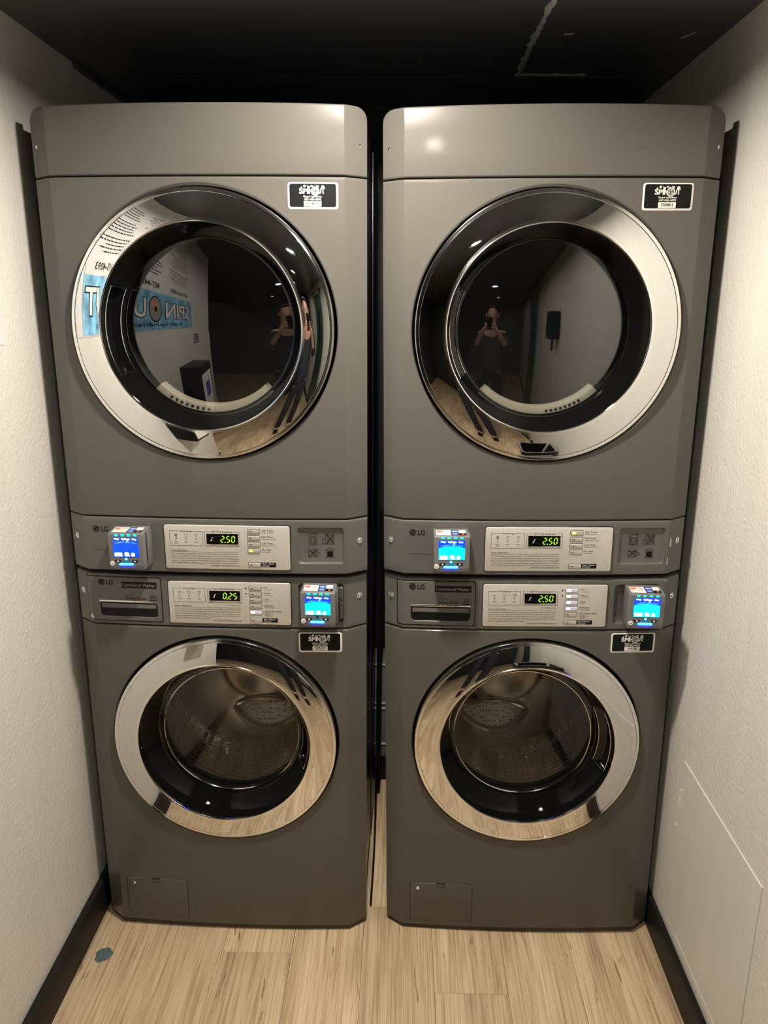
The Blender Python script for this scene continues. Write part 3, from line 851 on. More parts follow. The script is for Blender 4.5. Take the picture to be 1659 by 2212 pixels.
        U.obj('push_button', bm, [LED_OFF if on == 'w' else SILVER_K, INK_G, LED_Y if on == 'y' else LED_W], cp,
              label={'w': 'push button with lit white lamp', 'y': 'push button with lit amber lamp'}.get(on))
    zz = z0 + (0.0180 if dry else 0.0165)
    bm = bmesh.new(); plate(bm, rrect(bx1 + 0.0003, 0.1385, zz - bh + 0.0003, zz - 0.0001, 0.0012), yb, y - 0.0002, 0.0002, 0)
    yy = y - 0.0005
    txt(bm, 'Start / Pause', bx1 + 0.0030, zz - 0.0042, 0.0031, yy, 0.0270, 'l', 1, 0.006)
    txt(bm, 'Inicio / Pausa', bx1 + 0.0030, zz - 0.0072, 0.0017, yy, 0.0175, 'l', 1, 0.01, res=1); txt(bm, 'Door / Puerta', bx1 + 0.0030, zz - 0.0098, 0.0017, yy, 0.0160, 'l', 1, 0.01, res=1)
    U.obj('start_plate', bm, [BLACKP, WHITEP], cp, smooth=False)
    return cp

def icon_art(bm, u0, u1, z0, z1, y):
    w_, h_ = u1 - u0, z1 - z0; s = 0.0008
    def at(a, b): return (u0 + a * w_, z0 + b * h_)
    def ln(p, q, wd=s): stroke(bm, at(*p), at(*q), wd, y, 0)
    def poly(P): [ln(P[k], P[(k + 1) % len(P)]) for k in range(len(P))]
    # machine
    poly([(.24, .52), (.41, .52), (.41, .82), (.24, .82)]); poly([(.265, .55), (.385, .55), (.385, .74), (.265, .74)])
    for k in range(10): ln((.325 + .042 * math.cos(k * .628), .645 + .066 * math.sin(k * .628)), (.325 + .042 * math.cos((k + 1) * .628), .645 + .066 * math.sin((k + 1) * .628)), 0.0006)
    ln((.385, .84), (.42, .84), .0006); ln((.402, .81), (.402, .87), .0006)
    # gas can and machine, crossed
    poly([(.60, .54), (.78, .54), (.78, .80), (.60, .80)]); poly([(.54, .54), (.60, .54), (.60, .68), (.54, .68)])
    for k in range(5): ln((.64 + .03 * k, .56), (.64 + .03 * k, .78), .0005)
    ln((.58, .84), (.64, .82)); ln((.62, .53), (.80, .82), .0011); ln((.80, .53), (.62, .82), .0011)
    # hand in tub, crossed
    poly([(.24, .18), (.40, .18), (.42, .34), (.22, .34)]); ln((.36, .30), (.48, .30)); ln((.48, .30), (.48, .24)); ln((.48, .24), (.40, .24))
    for k in range(8): ln((.33 + .035 * math.cos(k * .785), .26 + .05 * math.sin(k * .785)), (.33 + .035 * math.cos((k + 1) * .785), .26 + .05 * math.sin((k + 1) * .785)), .0006)
    flat(bm, circle(*at(.30, .40), .0010, 8), y, 0); flat(bm, circle(*at(.36, .39), .0014, 8), y, 0)
    ln((.22, .16), (.43, .40), .0011); ln((.43, .16), (.22, .40), .0011)
    # child, crossed
    for k in range(10): ln((.695 + .042 * math.cos(k * .628), .385 + .05 * math.sin(k * .628)), (.695 + .042 * math.cos((k + 1) * .628), .385 + .05 * math.sin((k + 1) * .628)))
    flat(bm, [at(.63, .20), at(.70, .16), at(.77, .20), at(.76, .30), at(.70, .34), at(.64, .30)], y, 0)
    ln((.60, .32), (.64, .26)); ln((.76, .28), (.80, .34)); ln((.66, .14), (.62, .16)); ln((.74, .14), (.78, .16))
    ln((.60, .15), (.80, .40), .0011); ln((.80, .15), (.60, .40), .0011)

# ---------------------------------------------------------------- doors
def door(U, cz, ro, ri, rg, glass, handle, kind):
    """round door: convex chrome ring, steep black bezel with a grip pocket, domed window"""
    y0 = -(CH + BOW)
    W_ = ro - 0.0091 - (ri + 0.0010)
    ring = [(ro, 0.020), (ro, -0.0035), (ro - .0007, -0.0052), (ro - .0023, -0.0058), (ro - .0072, -0.0066), (ro - .0080, -0.0060), (ro - .0087, -0.0072)]
    for k in range(13):
        t = k / 12
        ring.append((ro - 0.0091 - W_ * t, -0.0078 - W_ * (0.287 * t - 0.091 * t * t)))
    yi = ring[-1][1]
    ring += [(ri + .0005, yi - .0006), (ri - .0006, yi - .0008), (ri - .0021, yi - .0002), (ri - .0028, yi + .0012)]
    mis = [0] * (len(ring) - 1)
    for k in range(-5, 0): mis[k] = 1
    mis[2] = mis[3] = 1
    bm = bmesh.new(); revolve(bm, lambda a: ring, 0, cz, y0, 180, mis)
    d = U.obj('door', bm, [CHROME, CHROME_B], sharp=24)
    rb, yb = ri - .0028, yi + .0012
    a_lo, a_hi = handle
    N = 26
    def bezel(a):
        deg = math.degrees(a)
        for s in (-360, 0, 360):
            if a_lo <= deg + s <= a_hi: g = 1.0; break
        else: g = 0.0
        out = []
        for k in range(N + 1):
            t = k / N
            r = rb + (rg - rb) * (t ** 0.9); y = yb + (0.0500 - yb) * t
            if 0.16 < t < 0.84 and g: r += 0.017 * min(1, (t - 0.16) / 0.06, (0.84 - t) / 0.06)
            out.append((r, y))
        return out + [(rg - 0.0030, 0.0508), (rg - 0.0034, 0.0560)]
    bm = bmesh.new(); revolve(bm, bezel, 0, cz, y0, 180)
    U.obj('door_bezel', bm, BLACKGLOSS, d, sharp=24, label='black gloss bezel sloping in to the window')
    pt = lambda deg, t, dr=-0.0006: ((rb + (rg - rb) * (t ** 0.9) + dr) * math.cos(math.radians(deg)), y0 + yb + (0.0500 - yb) * t, cz + (rb + (rg - rb) * (t ** 0.9) + dr) * math.sin(math.radians(deg)))
    P = [pt(a_lo + (a_hi - a_lo) * k / 24, 0.17) for k in range(25)] + [pt(a_hi, 0.17 + 0.66 * k / 5) for k in range(1, 5)] + [pt(a_hi - (a_hi - a_lo) * k / 24, 0.83) for k in range(25)] + [pt(a_lo, 0.83 - 0.66 * k / 5) for k in range(1, 5)]
    bm = bmesh.new(); tube(bm, P, 0.0011, 6, closed=True)
    U.obj('door_handle', bm, CHROME_B, d, label='grip pocket edged in chrome')
    bm = bmesh.new(); R = 1.05; K = 10
    gp = []
    for k in range(K + 1):
        r = (rg - 0.0028) * (1 - k / K) + 1e-4
        gp.append((r, 0.0495 - (math.sqrt(R * R - r * r) - math.sqrt(R * R - (rg - 0.0028) ** 2))))
    revolve(bm, lambda a: gp, 0, cz, y0, 96, cap=0)
    U.obj('door_glass', bm, glass, d, sharp=80)
    return d

def dryer(tag, label, x, y, ang, lean, value, lit, code, stk, logo_u, line, chips=()):
    cz = 1.541
    U = Unit('clothes_dryer', label, 'clothes dryer', x, y, ang, lean, 0.9964, 1.5)
    bm = bmesh.new()
    for s in (-1, 1):
        box(bm, min(s * .3335, s * .3255), max(s * .3335, s * .3255), 0.004, 0.60, 0.998, 1.958, 0.003, 2)
        box(bm, min(s * .3365, s * .3300), max(s * .3365, s * .3300), 0.060, 0.30, 1.010, 1.945, 0.002, 2)
        box(bm, min(s * .3385, s * .3300), max(s * .3385, s * .3300), 0.325, 0.52, 1.010, 1.945, 0.002, 2)
    box(bm, -.3260, .3260, 0.004, 0.60, 1.954, 1.958); box(bm, -.3260, .3260, 0.004, 0.60, 0.998, 1.004); box(bm, -.3260, .3260, 0.592, 0.60, 1.004, 1.954)
    U.obj('cabinet', bm, SIDE, label='black painted sheet metal sides and back')
    rr = 0.022; xs = [s * (HW - rr + rr * math.sin(math.radians(a))) for s in (-1, 1) for a in (0, 15, 30, 45, 58, 70, 80, 87)]
    zt = lambda u: 1.9690 + 0.003 * max(0, 1 - (u / HB) ** 2) - (rr - math.sqrt(max(0, rr * rr - max(0, abs(u) - (HW - rr)) ** 2)))
    bm = bmesh.new(); front_panel(bm, -HW, HW, 1.8394, 1.9690, us=xs, f=0.005, ztop=zt, lean=0.0)
    U.obj('top_panel', bm, STEEL, sharp=20)
    bm = bmesh.new(); h = 0.2885
    front_panel(bm, -HW, HW, 1.1278, 1.8370, us=(-h, h), zs=(cz - h, 1.40, cz, 1.68, cz + h), holes=[(-h, h, cz - h, cz + h)], f=0.004)
    hole_ring(bm, (-h, h, cz - h, cz + h), [(0, 0), (0.0012, 0.0006), (0.0026, 0.0022), (0.0038, 0.0050), (0.0046, 0.0090), (0.0050, 0.035)], circ=(0, cz, 0.2860))
    U.obj('front_panel', bm, STEEL, sharp=20)
    bm = bmesh.new(); q = (0.1815, 0.2975, 1.0165, 1.1140)
    front_panel(bm, -HW, HW, 0.9975, 1.1254, us=q[:2], zs=(q[2], 1.065, q[3]), holes=[q], f=0.004)
    hole_ring(bm, q, [(0, 0), (0.0006, 0.0010), (0.0030, 0.0056), (0.0042, 0.0060)], cap=(0.1870, 0.2920, 1.0220, 1.1085, 0.008))
    con = U.obj('console', bm, STEEL_D, sharp=20)
    bm = bmesh.new(); icon_art(bm, 0.1885, 0.2905, 1.0235, 1.1070, 0.0); drape(bm, 0.0060 - 0.0007)
    U.obj('warning_icons', bm, INK, con, smooth=False)
    bm = bmesh.new(); stroke(bm, (line[0], line[2]), (line[1], line[2]), 0.0009, -0.0003); drape(bm)
    U.obj('printed_line', bm, INK_G, con, smooth=False)
    logo(U, logo_u, 1.0968, con)
    for u, z in ((-0.3285, 1.897), (0.3285, 1.897), (-0.3260, 1.0745), (0.3260, 1.0740)): screw(U, u, z, yf(u) + (0.003 if z > 1.5 else 0))
    control_panel(U, 'dryer', value, lit)
    sticker(U, *stk, code)
    door(U, cz, 0.2765, 0.2126, 0.1855, GLASS_D, (155, 209), 'dryer')
    y0 = -(CH + BOW)
    bm = bmesh.new(); revolve(bm, lambda a: [(0.2085, 0.058), (0.195, 0.066), (0.195, 0.080), (0.245, 0.095), (0.245, 0.46), (0.05, 0.47)], 0, cz, y0, 64, cap=0)
    dr = U.obj('drum', bm, DRUMD)
    bm = bmesh.new(); A0, A1 = math.radians(226), math.radians(314)
    revolve(bm, lambda a: [(0.1940, 0.060), (0.1850, 0.058), (0.1700, 0.061), (0.1670, 0.066), (0.1660, 0.092), (0.1940, 0.098)], 0, cz, y0, 40, a0=A0, a1=A1)
    sl0, sl1 = (238, 266) if tag == 'L' else (276, 300)
    for k in range(8):
        a = math.radians(sl0 + (sl1 - sl0) * k / 7)
        R_ = Matrix.Rotation(-(a + PI / 2), 4, 'Y')
        vs = box(bm, -0.0030, 0.0030, -0.0015, 0.004, -0.0030, 0.0030, mi=1)
        for v in vs: v.co = R_ @ v.co + Vector((0.1775 * math.cos(a), y0 + 0.0600, cz + 0.1775 * math.sin(a)))
    U.obj('lint_filter', bm, [CREAM, INK], dr, label='cream plastic lint filter housing with square slots')
    for c_ in chips:
        bm = bmesh.new(); flat(bm, c_, -0.0007); drape(bm); U.obj('paint_chip', bm, CHIPM, con, smooth=False)
    return U

def washer(tag, label, x, y, ang, lean, value, lit, code, stk, logo_u, chips=()):
    cz = 0.5605
    U = Unit('washing_machine', label, 'washing machine', x, y, ang, lean, 0.0, 0.5)
    bm = bmesh.new()
    for s in (-1, 1):
        box(bm, min(s * .3335, s * .3255), max(s * .3335, s * .3255), 0.004, 0.60, 0.012, 0.980, 0.003, 2)
        box(bm, min(s * .3365, s * .3300), max(s * .3365, s * .3300), 0.060, 0.30, 0.060, 0.965, 0.002, 2)
        box(bm, min(s * .3385, s * .3300), max(s * .3385, s * .3300), 0.325, 0.52, 0.060, 0.965, 0.002, 2)
    box(bm, -.3260, .3260, 0.004, 0.60, 0.976, 0.980); box(bm, -.3260, .3260, 0.004, 0.60, 0.012, 0.016); box(bm, -.3260, .3260, 0.592, 0.60, 0.016, 0.976)
    for u in (-.28, .28):
        for yy in (.05, .55): tube(bm, [(u, yy, 0.0), (u, yy, 0.013)], 0.022, 14)
    U.obj('cabinet', bm, SIDE, label='black painted sheet metal sides and back')
    bm = bmesh.new(); front_panel(bm, -HW + .003, HW - .003, 0.0040, 0.0150, off=0.005, f=0.001, back=0.02)
    U.obj('base_skirt', bm, mat('dark_brown_base', (0.030, 0.025, 0.020), 0.5), sharp=20)
    bm = bmesh.new(); h = 0.2850
    front_panel(bm, -HW, HW, 0.0160, 0.8574, us=(-h, h), zs=(0.15, cz - h, 0.42, cz, 0.70, cz + h), holes=[(-h, h, cz - h, cz + h)], f=0.004)
    hole_ring(bm, (-h, h, cz - h, cz + h), [(0, 0), (0.0012, 0.0006), (0.0026, 0.0022), (0.0036, 0.0050), (0.0042, 0.0090), (0.0046, 0.035)], circ=(0, cz, 0.2805))
    fp = U.obj('front_panel', bm, STEEL, sharp=20)
    bm = bmesh.new(); q = (0.1815, 0.2975, 0.8690, 0.9770)
    front_panel(bm, -HW, HW, 0.8604, 0.9850, us=q[:2], zs=(q[2], 0.92, q[3]), holes=[q], f=0.004)
    hole_ring(bm, q, [(0, 0), (0.0006, 0.0010), (0.0030, 0.0076), (0.0042, 0.0080)], cap=(0.1865, 0.2925, 0.8740, 0.9720, 0.010))
    con = U.obj('console', bm, STEEL_D, sharp=20)
    # detergent drawer wrapped round the left chamfer
    bm = bmesh.new(); a0, a1, b0, b1 = -0.3115, -0.1330, 0.8705, 0.9780
    rc = lambda u: 0.006 - math.sqrt(max(0, 0.006 ** 2 - max(0, u - (a1 - 0.006)) ** 2))
    rx = [a1 - 0.006 + 0.006 * math.sin(math.radians(t)) for t in (0, 20, 40, 60, 75, 86)]
    front_panel(bm, a0 - .0020, a1 + .0020, b0 - .0022, b1 + .0020, off=-0.0004, us=[v + .002 for v in rx], f=0.0004, back=0.005, ztop=lambda u: b1 + .0020 - rc(u - .002), zbot=lambda u: b0 - .0022 + rc(u - .002), mi=1)
    q = (-0.2880, -0.1372, 0.8745, 0.9265)
    front_panel(bm, a0, a1, b0, b1, off=-0.0020, us=rx + list(q[:2]), zs=(q[2], q[3]), holes=[q], f=0.0018, back=0.006, ztop=lambda u: b1 - rc(u), zbot=lambda u: b0 + rc(u))
    hole_ring(bm, q, [(0, 0), (0.0010, 0.0012), (0.0020, 0.0060), (0.0030, 0.0260)], off=-0.0020, cap=(-0.2815, -0.1425, 0.8800, 0.9212, 0.010), mis=[0, 0, 0, 1, 1])
    dw = U.obj('detergent_drawer', bm, [STEEL_D, BLACKP], sharp=20)
    bm = bmesh.new(); plate(bm, rrect(-0.2818, -0.1422, 0.9168, 0.9212, 0.0008), 0.012, -0.0030, 0.0008); drape(bm)
    U.obj('handle_lip', bm, CHROME_B, dw, label='bright silver strip over the drawer grip')
    bm = bmesh.new()
    L_ = [[(u, yy, z) for u in (-0.2770, -0.1460)] for yy, z in ((0.0040, 0.9168), (-0.0008, 0.9125), (-0.0025, 0.9062), (-0.0027, 0.9035), (-0.0008, 0.9014), (0.0080, 0.9010))]
    V = [[bm.verts.new(p) for p in r] for r in L_]
    for i in range(5): bm.faces.new((V[i][0], V[i + 1][0], V[i + 1][1], V[i][1]))
    drape(bm); U.obj('grip_flap', bm, STEEL_D, dw)
    logo(U, logo_u, 0.9655, dw, -0.0026)
    bm = bmesh.new()
    plate(bm, rrect(-0.2255, -0.1420, 0.9530, 0.9685, 0.0006), -0.0010, -0.0026, 0.0002, 0)
    txt(bm, 'Commercial Washer', -0.1838, 0.9570, 0.0080, -0.0030, 0.0780, 'c', 1, 0.0, res=3)
    txt(bm, 'Inverter', -0.2165, 0.9352, 0.0028, -0.0024, 0.0200, 'l', 3, 0.0)
    txt(bm, 'Direct Drive', -0.2170, 0.9240, 0.0082, -0.0024, 0.0470, 'l', 2, 0.004, res=3)
    rect_flat(bm, -0.1598, -0.1438, 0.9250, 0.9365, -0.0024, 4); rect_flat(bm, -0.1598, -0.1438, 0.9205 + .0022, 0.9250, -0.0024, 3)
    stroke(bm, (-.1585, .9300), (-.1480, .9315), .0010, -0.0027, 3); stroke(bm, (-.1500, .9330), (-.1455, .9305), .0007, -0.0027, 3)
    frame_line(bm, -0.1598, -0.1438, 0.9227, 0.9365, 0.0004, -0.0027, 3)
    drape(bm); U.obj('drawer_print', bm, [BLACKP, STK_G, INK, INK_G, STEEL_B], dw, smooth=False)
    for u, z in ((-0.3260, 0.9370), (0.3260, 0.9370)): screw(U, u, z)
    control_panel(U, 'washer', value, lit)
    sticker(U, *stk, code)
    door(U, cz, 0.2715, 0.2112, 0.1815, GLASS_W, (-20, 26), 'washer')
    y0 = -(CH + BOW)
    # bowl, gasket, drum
    bm = bmesh.new(); revolve(bm, lambda a: [(0.172, 0.066), (0.166, 0.072), (0.158, 0.110), (0.146, 0.150), (0.120, 0.172), (0.06, 0.180)], 0, cz - 0.008, y0, 72, cap=0)
    bw = U.obj('glass_bowl', bm, GLASS_I, sharp=60)
    bm = bmesh.new(); tube(bm, [(0.1715 * math.cos(2 * PI * k / 60), y0 + 0.064, cz - 0.008 + 0.1715 * math.sin(2 * PI * k / 60)) for k in range(60)], 0.0022, 6, closed=True)
    U.obj('bowl_rim', bm, CHROME_B, bw)
    bm = bmesh.new(); revolve(bm, lambda a: [(0.200, 0.056), (0.186, 0.062), (0.184, 0.085), (0.190, 0.105), (0.182, 0.118), (0.188, 0.128)], 0, cz, y0, 72)
    U.obj('door_gasket', bm, BLACK)
    bm = bmesh.new()
    revolve(bm, lambda a: [(0.188, 0.130), (0.232, 0.136), (0.238, 0.150), (0.238, 0.370), (0.225, 0.395), (0.150, 0.402)], 0, cz, y0, 72, mis=[1, 1, 0, 1, 1])
    revolve(bm, lambda a: [(0.150, 0.402), (0.135, 0.392), (0.075, 0.390), (0.060, 0.400)], 0, cz, y0, 72, mis=[1, 1, 1], cap=1)
    dm = U.obj('drum', bm, [PERF, DRUM], sharp=40)
    for k in range(3):                                  # lifters
        a = math.radians((-62 if tag == 'L' else -118) + 120 * k)
        bm = bmesh.new(); loops = []
        for yy, hw_, hh in ((0.150, 0.012, 0.004), (0.165, 0.032, 0.040), (0.340, 0.032, 0.046), (0.365, 0.012, 0.004)):
            pr = [(-1.2, 0), (-0.75, .55), (-.3, .95), (.3, .95), (.75, .55), (1.2, 0)]
            lp = []
            for s, t in pr:
                aa = a + s * hw_ / 0.238; r = 0.2385 - t * hh
                lp.append((r * math.cos(aa), y0 + yy, cz + r * math.sin(aa)))
            loops.append(lp)
        V = [[bm.verts.new(p) for p in l] for l in loops]
        for i in range(3):
            for j in range(5): bm.faces.new((V[i][j], V[i][j + 1], V[i + 1][j + 1], V[i + 1][j]))
        bm.faces.new(V[0]); bm.faces.new(list(reversed(V[-1])))
        U.obj('drum_lifter', bm, PERF, dm, sharp=50)
    # lit area low in the drum, put in as a separate brighter lens
    bm = bmesh.new(); cu = 0.035 if tag == 'L' else -0.035; lz = cz - 0.125
    n = 24; top, bot = [], []
    for k in range(n + 1):
        s = -1 + 2 * k / n; e = (1 - s * s)
        top.append((cu + s * 0.100, y0 + 0.392 - 0.010 * e, lz + 0.034 * e ** .8)); bot.append((cu + s * 0.100, y0 + 0.392 - 0.055 * e, lz - 0.036 * e ** .8))
    rows = [[tuple(t[i] + (b[i] - t[i]) * f for i in range(3)) for t, b in zip(top, bot)] for f in (0, .25, .5, .75, 1)]
    V = [[bm.verts.new(p) for p in r] for r in rows]
    for i in range(4):
        for k in range(n): bm.faces.new((V[i][k], V[i + 1][k], V[i + 1][k + 1], V[i][k + 1]))
    tube(bm, [(p[0], p[1] - 0.004, p[2]) for p in bot], 0.012, 8, 1); tube(bm, [(p[0], p[1] - 0.002, p[2]) for p in top], 0.008, 8, 1)  # smooth steel arcs stand for the highlights along the patch
    U.obj('drum_lit_patch', bm, [PERF_LIT, DRUM], dm, sharp=40, label='lit patch of perforated drum steel, its brightness put into the colour')
    # pump access flap
    bm = bmesh.new(); r4 = (-0.2805, -0.1210, 0.0365, 0.1490)
    plate(bm, rrect(r4[0] - .0014, r4[1] + .0014, r4[2] - .0014, r4[3] + .0014, 0.009), 0.002, -0.0003, 0.0, 1)
    plate(bm, rrect(*r4, 0.008), 0.002, -0.0018, 0.0012, 0); drape(bm)
    fl = U.obj('access_flap', bm, [STEEL, BLACK], sharp=40)
    bm = bmesh.new(); plate(bm, rrect(-0.2135, -0.1905, 0.1400, 0.1500, 0.003), 0.001, -0.0019, 0.0003, 1); plate(bm, rrect(-0.2120, -0.1920, 0.1415, 0.1465, 0.002), 0.001, -0.0030, 0.0008, 0); drape(bm)
    U.obj('flap_latch', bm, [STEEL, BLACK], fl)
    bm = bmesh.new(); revolve(bm, lambda a: [(0.0048, -0.0020), (0.0042, -0.0030), (0.0020, -0.0034)], -0.2610, 0.1325, 0, 14, cap=0); drape(bm)
    U.obj('flap_screw', bm, CHROME_B, fl)
    for c_ in chips:
        bm = bmesh.new(); flat(bm, c_, -0.0024); drape(bm); U.obj('paint_chip', bm, CHIPM, con, smooth=False)
    return U

DL = dryer('L', 'left clothes dryer, taupe metal, round chrome door, sticker D0400, stacked on washer W0325', -0.3913, -0.0104, -0.0176, 0.0004,
           '2.50', [None, None, None, 'y', None], 'D0400', (0.1860, 0.2870, 1.7760, 1.8262), -0.2803, (-0.2803, -0.244, 1.0473))
DR = dryer('R', 'right clothes dryer, taupe metal, round chrome door, sticker D0401, stacked on washer W0326', 0.3286, 0.0029, 0.0095, -0.0072,
           '2.50', ['y', None, None, None, None], 'D0401', (0.1780, 0.2805, 1.7752, 1.8272), -0.2852, (-0.2850, -0.2323, 1.0460),
           chips=[[(0.3040, 1.0640), (0.3085, 1.0610), (0.3090, 1.0740), (0.3060, 1.0860), (0.3035, 1.0760)], [(0.2990, 1.0215), (0.3030, 1.0200), (0.3032, 1.0330), (0.3015, 1.0420), (0.3000, 1.0320)]])
WL = washer('L', 'left front-loading washing machine, dark taupe, display 0.25, sticker W0325, under a dryer', -0.3945, -0.0010, -0.0121, 0.0020,
            '0.25', [None, None, None, 'glow', 'w', None], 'W0325', (0.1854, 0.2870, 0.7998, 0.8500), -0.2808,
            chips=[[(-0.309, 0.8740), (-0.300, 0.8720), (-0.2985, 0.8790), (-0.303, 0.8850), (-0.3075, 0.8820)]])
WR = washer('R', 'right front-loading washing machine, dark taupe, display 2.50, sticker W0326, under a dryer', 0.3386, 0.0086, -0.0020, -0.0112,
            '2.50', ['w', 'w', 'w', 'w', None, None], 'W0326', (0.1868, 0.2903, 0.8022, 0.8518), -0.2850,
            chips=[[(0.2995, 0.9795), (0.3060, 0.9800), (0.3055, 0.9830), (0.3000, 0.9835)]])

# ---------------------------------------------------------------- card readers
def card_reader(U, uc, zc, label, dim=False, slit=False, bracket=False, angle=0.0):
    ang = U.root.rotation_euler.z + angle
    t = empty('card_reader', U.at(uc, yf(uc) - 0.0005, zc), label, 'card reader', (0, U.root.rotation_euler.y, ang), 'payment card readers on the machines')
    def part(nm, bm, M, par=None, sm=False, lb=None, sharp=32): return obj(nm, bm, M, par or t, smooth=sm, sharp=sharp, label=lb)
    D = 0.0535; F = -D - 0.0003
    bm = bmesh.new()
    prof = [(0.0, 0.0400), (-D, 0.0365), (-D, -0.0360), (-D + 0.0020, -0.0470), (0.0, -0.0500)]
    A = [bm.verts.new((-0.0395, p[0], p[1])) for p in prof]; B = [bm.verts.new((0.0395, p[0], p[1])) for p in prof]
    bm.faces.new(A); bm.faces.new(list(reversed(B)))
    for k in range(5): bm.faces.new((A[k], B[k], B[(k + 1) % 5], A[(k + 1) % 5]) if False else (A[(k + 1) % 5], B[(k + 1) % 5], B[k], A[k]))
    bmesh.ops.recalc_face_normals(bm, faces=bm.faces)
    bmesh.ops.bevel(bm, geom=list(bm.edges), offset=0.0026, segments=3, affect='EDGES', profile=0.5)
    body = part('reader_body', bm, RDR, sm=True)
    bm = bmesh.new()                                  # swipe guide and dark slot on the right flank
    box(bm, 0.0385, 0.0400, -0.0365, -0.0315, -0.0330, 0.0340, 0.0004, 1, 1)
    vs = box(bm, 0.0385, 0.0425, -0.0315, -0.0030, -0.0455, 0.0330, 0.0012, 2, 0)
    part('swipe_guide', bm, [RDR, BLACK], body, True)
    bm = bmesh.new()                                  # card logos on the sloping top
    ty = lambda y: 0.0400 + 0.0035 * y / D + 0.0004
    def top(u0, u1, ya, yb, mi, up=0.0):
        f = bm.faces.new([bm.verts.new((p, q, ty(q) + up)) for p, q in ((u0, yb), (u1, yb), (u1, ya), (u0, ya))]); f.material_index = mi
    ya, yb = -0.0135, -0.0450
    top(-0.0335, -0.0175, ya, yb, 0); top(-0.0313, -0.0200, -0.017, -0.028, 1, .0002); top(-0.0302, -0.0282, -0.036, -0.040, 5, .0002)
    top(-0.0170, -0.0010, ya, yb, 0); top(-0.0150, -0.0035, -0.021, -0.024, 5, .0002); top(-0.0150, -0.0060, -0.033, -0.035, 5, .0002)
    top(-0.0005, 0.0155, ya, yb, 2); top(0.0020, 0.0140, -0.018, -0.027, 3, .0002); top(0.0030, 0.0130, -0.034, -0.041, 3, .0002)
    top(0.0160, 0.0320, ya, yb, 4); top(0.0163, 0.0317, ya, -0.032, 0, .0002); top(0.0225, 0.0275, -0.036, -0.042, 1, .0002)
    part('card_logos', bm, [STK_W, RED, NAVY, SKY, BLACKP, STK_G], body)
    for u in (-0.0199, -0.0060, 0.0078, 0.0217):
        bm = bmesh.new(); plate(bm, rrect(u - 0.0039, u + 0.0039, 0.0306, 0.0352, 0.0021), F + 0.001, F - 0.0005, 0.0004)
        part('status_led', bm, LED_G, None, True, 'small green-cyan lamp')
    # screen with its picture
    s0, s1, q0, q1 = -0.0286, 0.0288, -0.0168, 0.0284
    bm = bmesh.new(); rect_flat(bm, s0, s1, q0, q1, F - 0.0003, 0)
    sc = part('reader_screen', bm, SCR_N if dim else SCR_B, lb='dim deep blue screen' if dim else 'bright blue and cyan screen')
    y = F - 0.0006
    bm = bmesh.new(); P = [(s0, q0), (s1, q0)]
    for k in range(17):
        s = 1 - k / 8
        P.append((s * (s1 - s0) / 2 + 0.0001, 0.0150 - 0.0050 * s * s))
    flat(bm, P, y, 0)
    part('screen_field', bm, SCR_D if dim else SCR_C, sc)
    bm = bmesh.new(); y -= 0.0002
    txt(bm, 'Pay', -0.0222, 0.0232, 0.0036, y, 0.0090, 'l', 0, 0.05, slant=0.1); flat(bm, circle(-0.0236, 0.0250, 0.0015, 10), y, 0)
    txt(bm, 'PayRange', -0.0085, 0.0230, 0.0040, y, 0.0185, 'l', 0, 0.05); txt(bm, 'G Pay', 0.0145, 0.0226, 0.0036, y, 0.0105, 'l', 0, 0.05)
    flat(bm, circle(0.0045, 0.0203, 0.0014, 10), y, 0)
    msg = 'PAYMENTS MADE EASY'
    for k, ch in enumerate(msg):
        if ch == ' ': continue
        u = -0.0225 + 0.045 * k / (len(msg) - 1); s = u / 0.0287
        txt(bm, ch, u, 0.0166 - 0.0048 * s * s, 0.0021, y, align='c', mi=1, bold=0.02, rot=-0.33 * s, res=1)
    part('screen_text', bm, [SCR_W, SCR_T], sc)
    iz = q0 + 0.0012
    bm = bmesh.new(); flat(bm, rrect(-0.0262, -0.0090, iz, iz + 0.0088, 0.0012), y, 0); flat(bm, circle(-0.0212, iz + 0.0050, 0.0012, 8), y - 0.0002, 1)
    part('screen_icon', bm, [SCR_W, SCR_R], sc)
    bm = bmesh.new(); flat(bm, circle(0.0010, iz + 0.0052, 0.0052, 18), y, 0); flat(bm, [(0.0035, iz + 0.0070), (0.0015, iz + 0.0010), (0.0085, iz + 0.0005)], y - 0.0001, 0)
    part('screen_icon', bm, SCR_W, sc)
    bm = bmesh.new(); flat(bm, rrect(0.0105, 0.0190, iz, iz + 0.0084, 0.003), y, 0)
    part('screen_icon', bm, SCR_W, sc)
    for sgn, u in ((-1, -0.0199), (1, 0.0180)):
        bm = bmesh.new(); z = -0.0268
        plate(bm, [(u - 0.0070, z - 0.0018 * (sgn < 0) + 0.0008), (u - 0.0055, z - 0.0030), (u + 0.0055, z - 0.0030), (u + 0.0070, z - 0.0002), (u + 0.0070, z + 0.0028), (u - 0.0070, z + 0.0028)], F + 0.001, F - 0.0005, 0.0002, 0)
        flat(bm, [(u - sgn * 0.0019, z - 0.0017), (u + sgn * 0.0022, z), (u - sgn * 0.0019, z + 0.0017), (u - sgn * 0.0008, z)][::(1 if sgn > 0 else -1)], F - 0.0009, 1)
        part('arrow_button', bm, [RDR_D, SCR_W])
    bm = bmesh.new(); flat(bm, rrect(-0.0082, 0.0060, -0.0292, -0.0242, 0.001), F - 0.0004, 0)
    flat(bm, circle(-0.0012, -0.0216, 0.0028, 16), F - 0.0006, 1)
    part('pairing_lamp', bm, [mat('reader_teal_pad', (0.0, 0.12, 0.14), 0.3, emit=(0.0, 0.16, 0.35), es=0.6), SCR_T if not bracket else RDR_D])
    bm = bmesh.new()
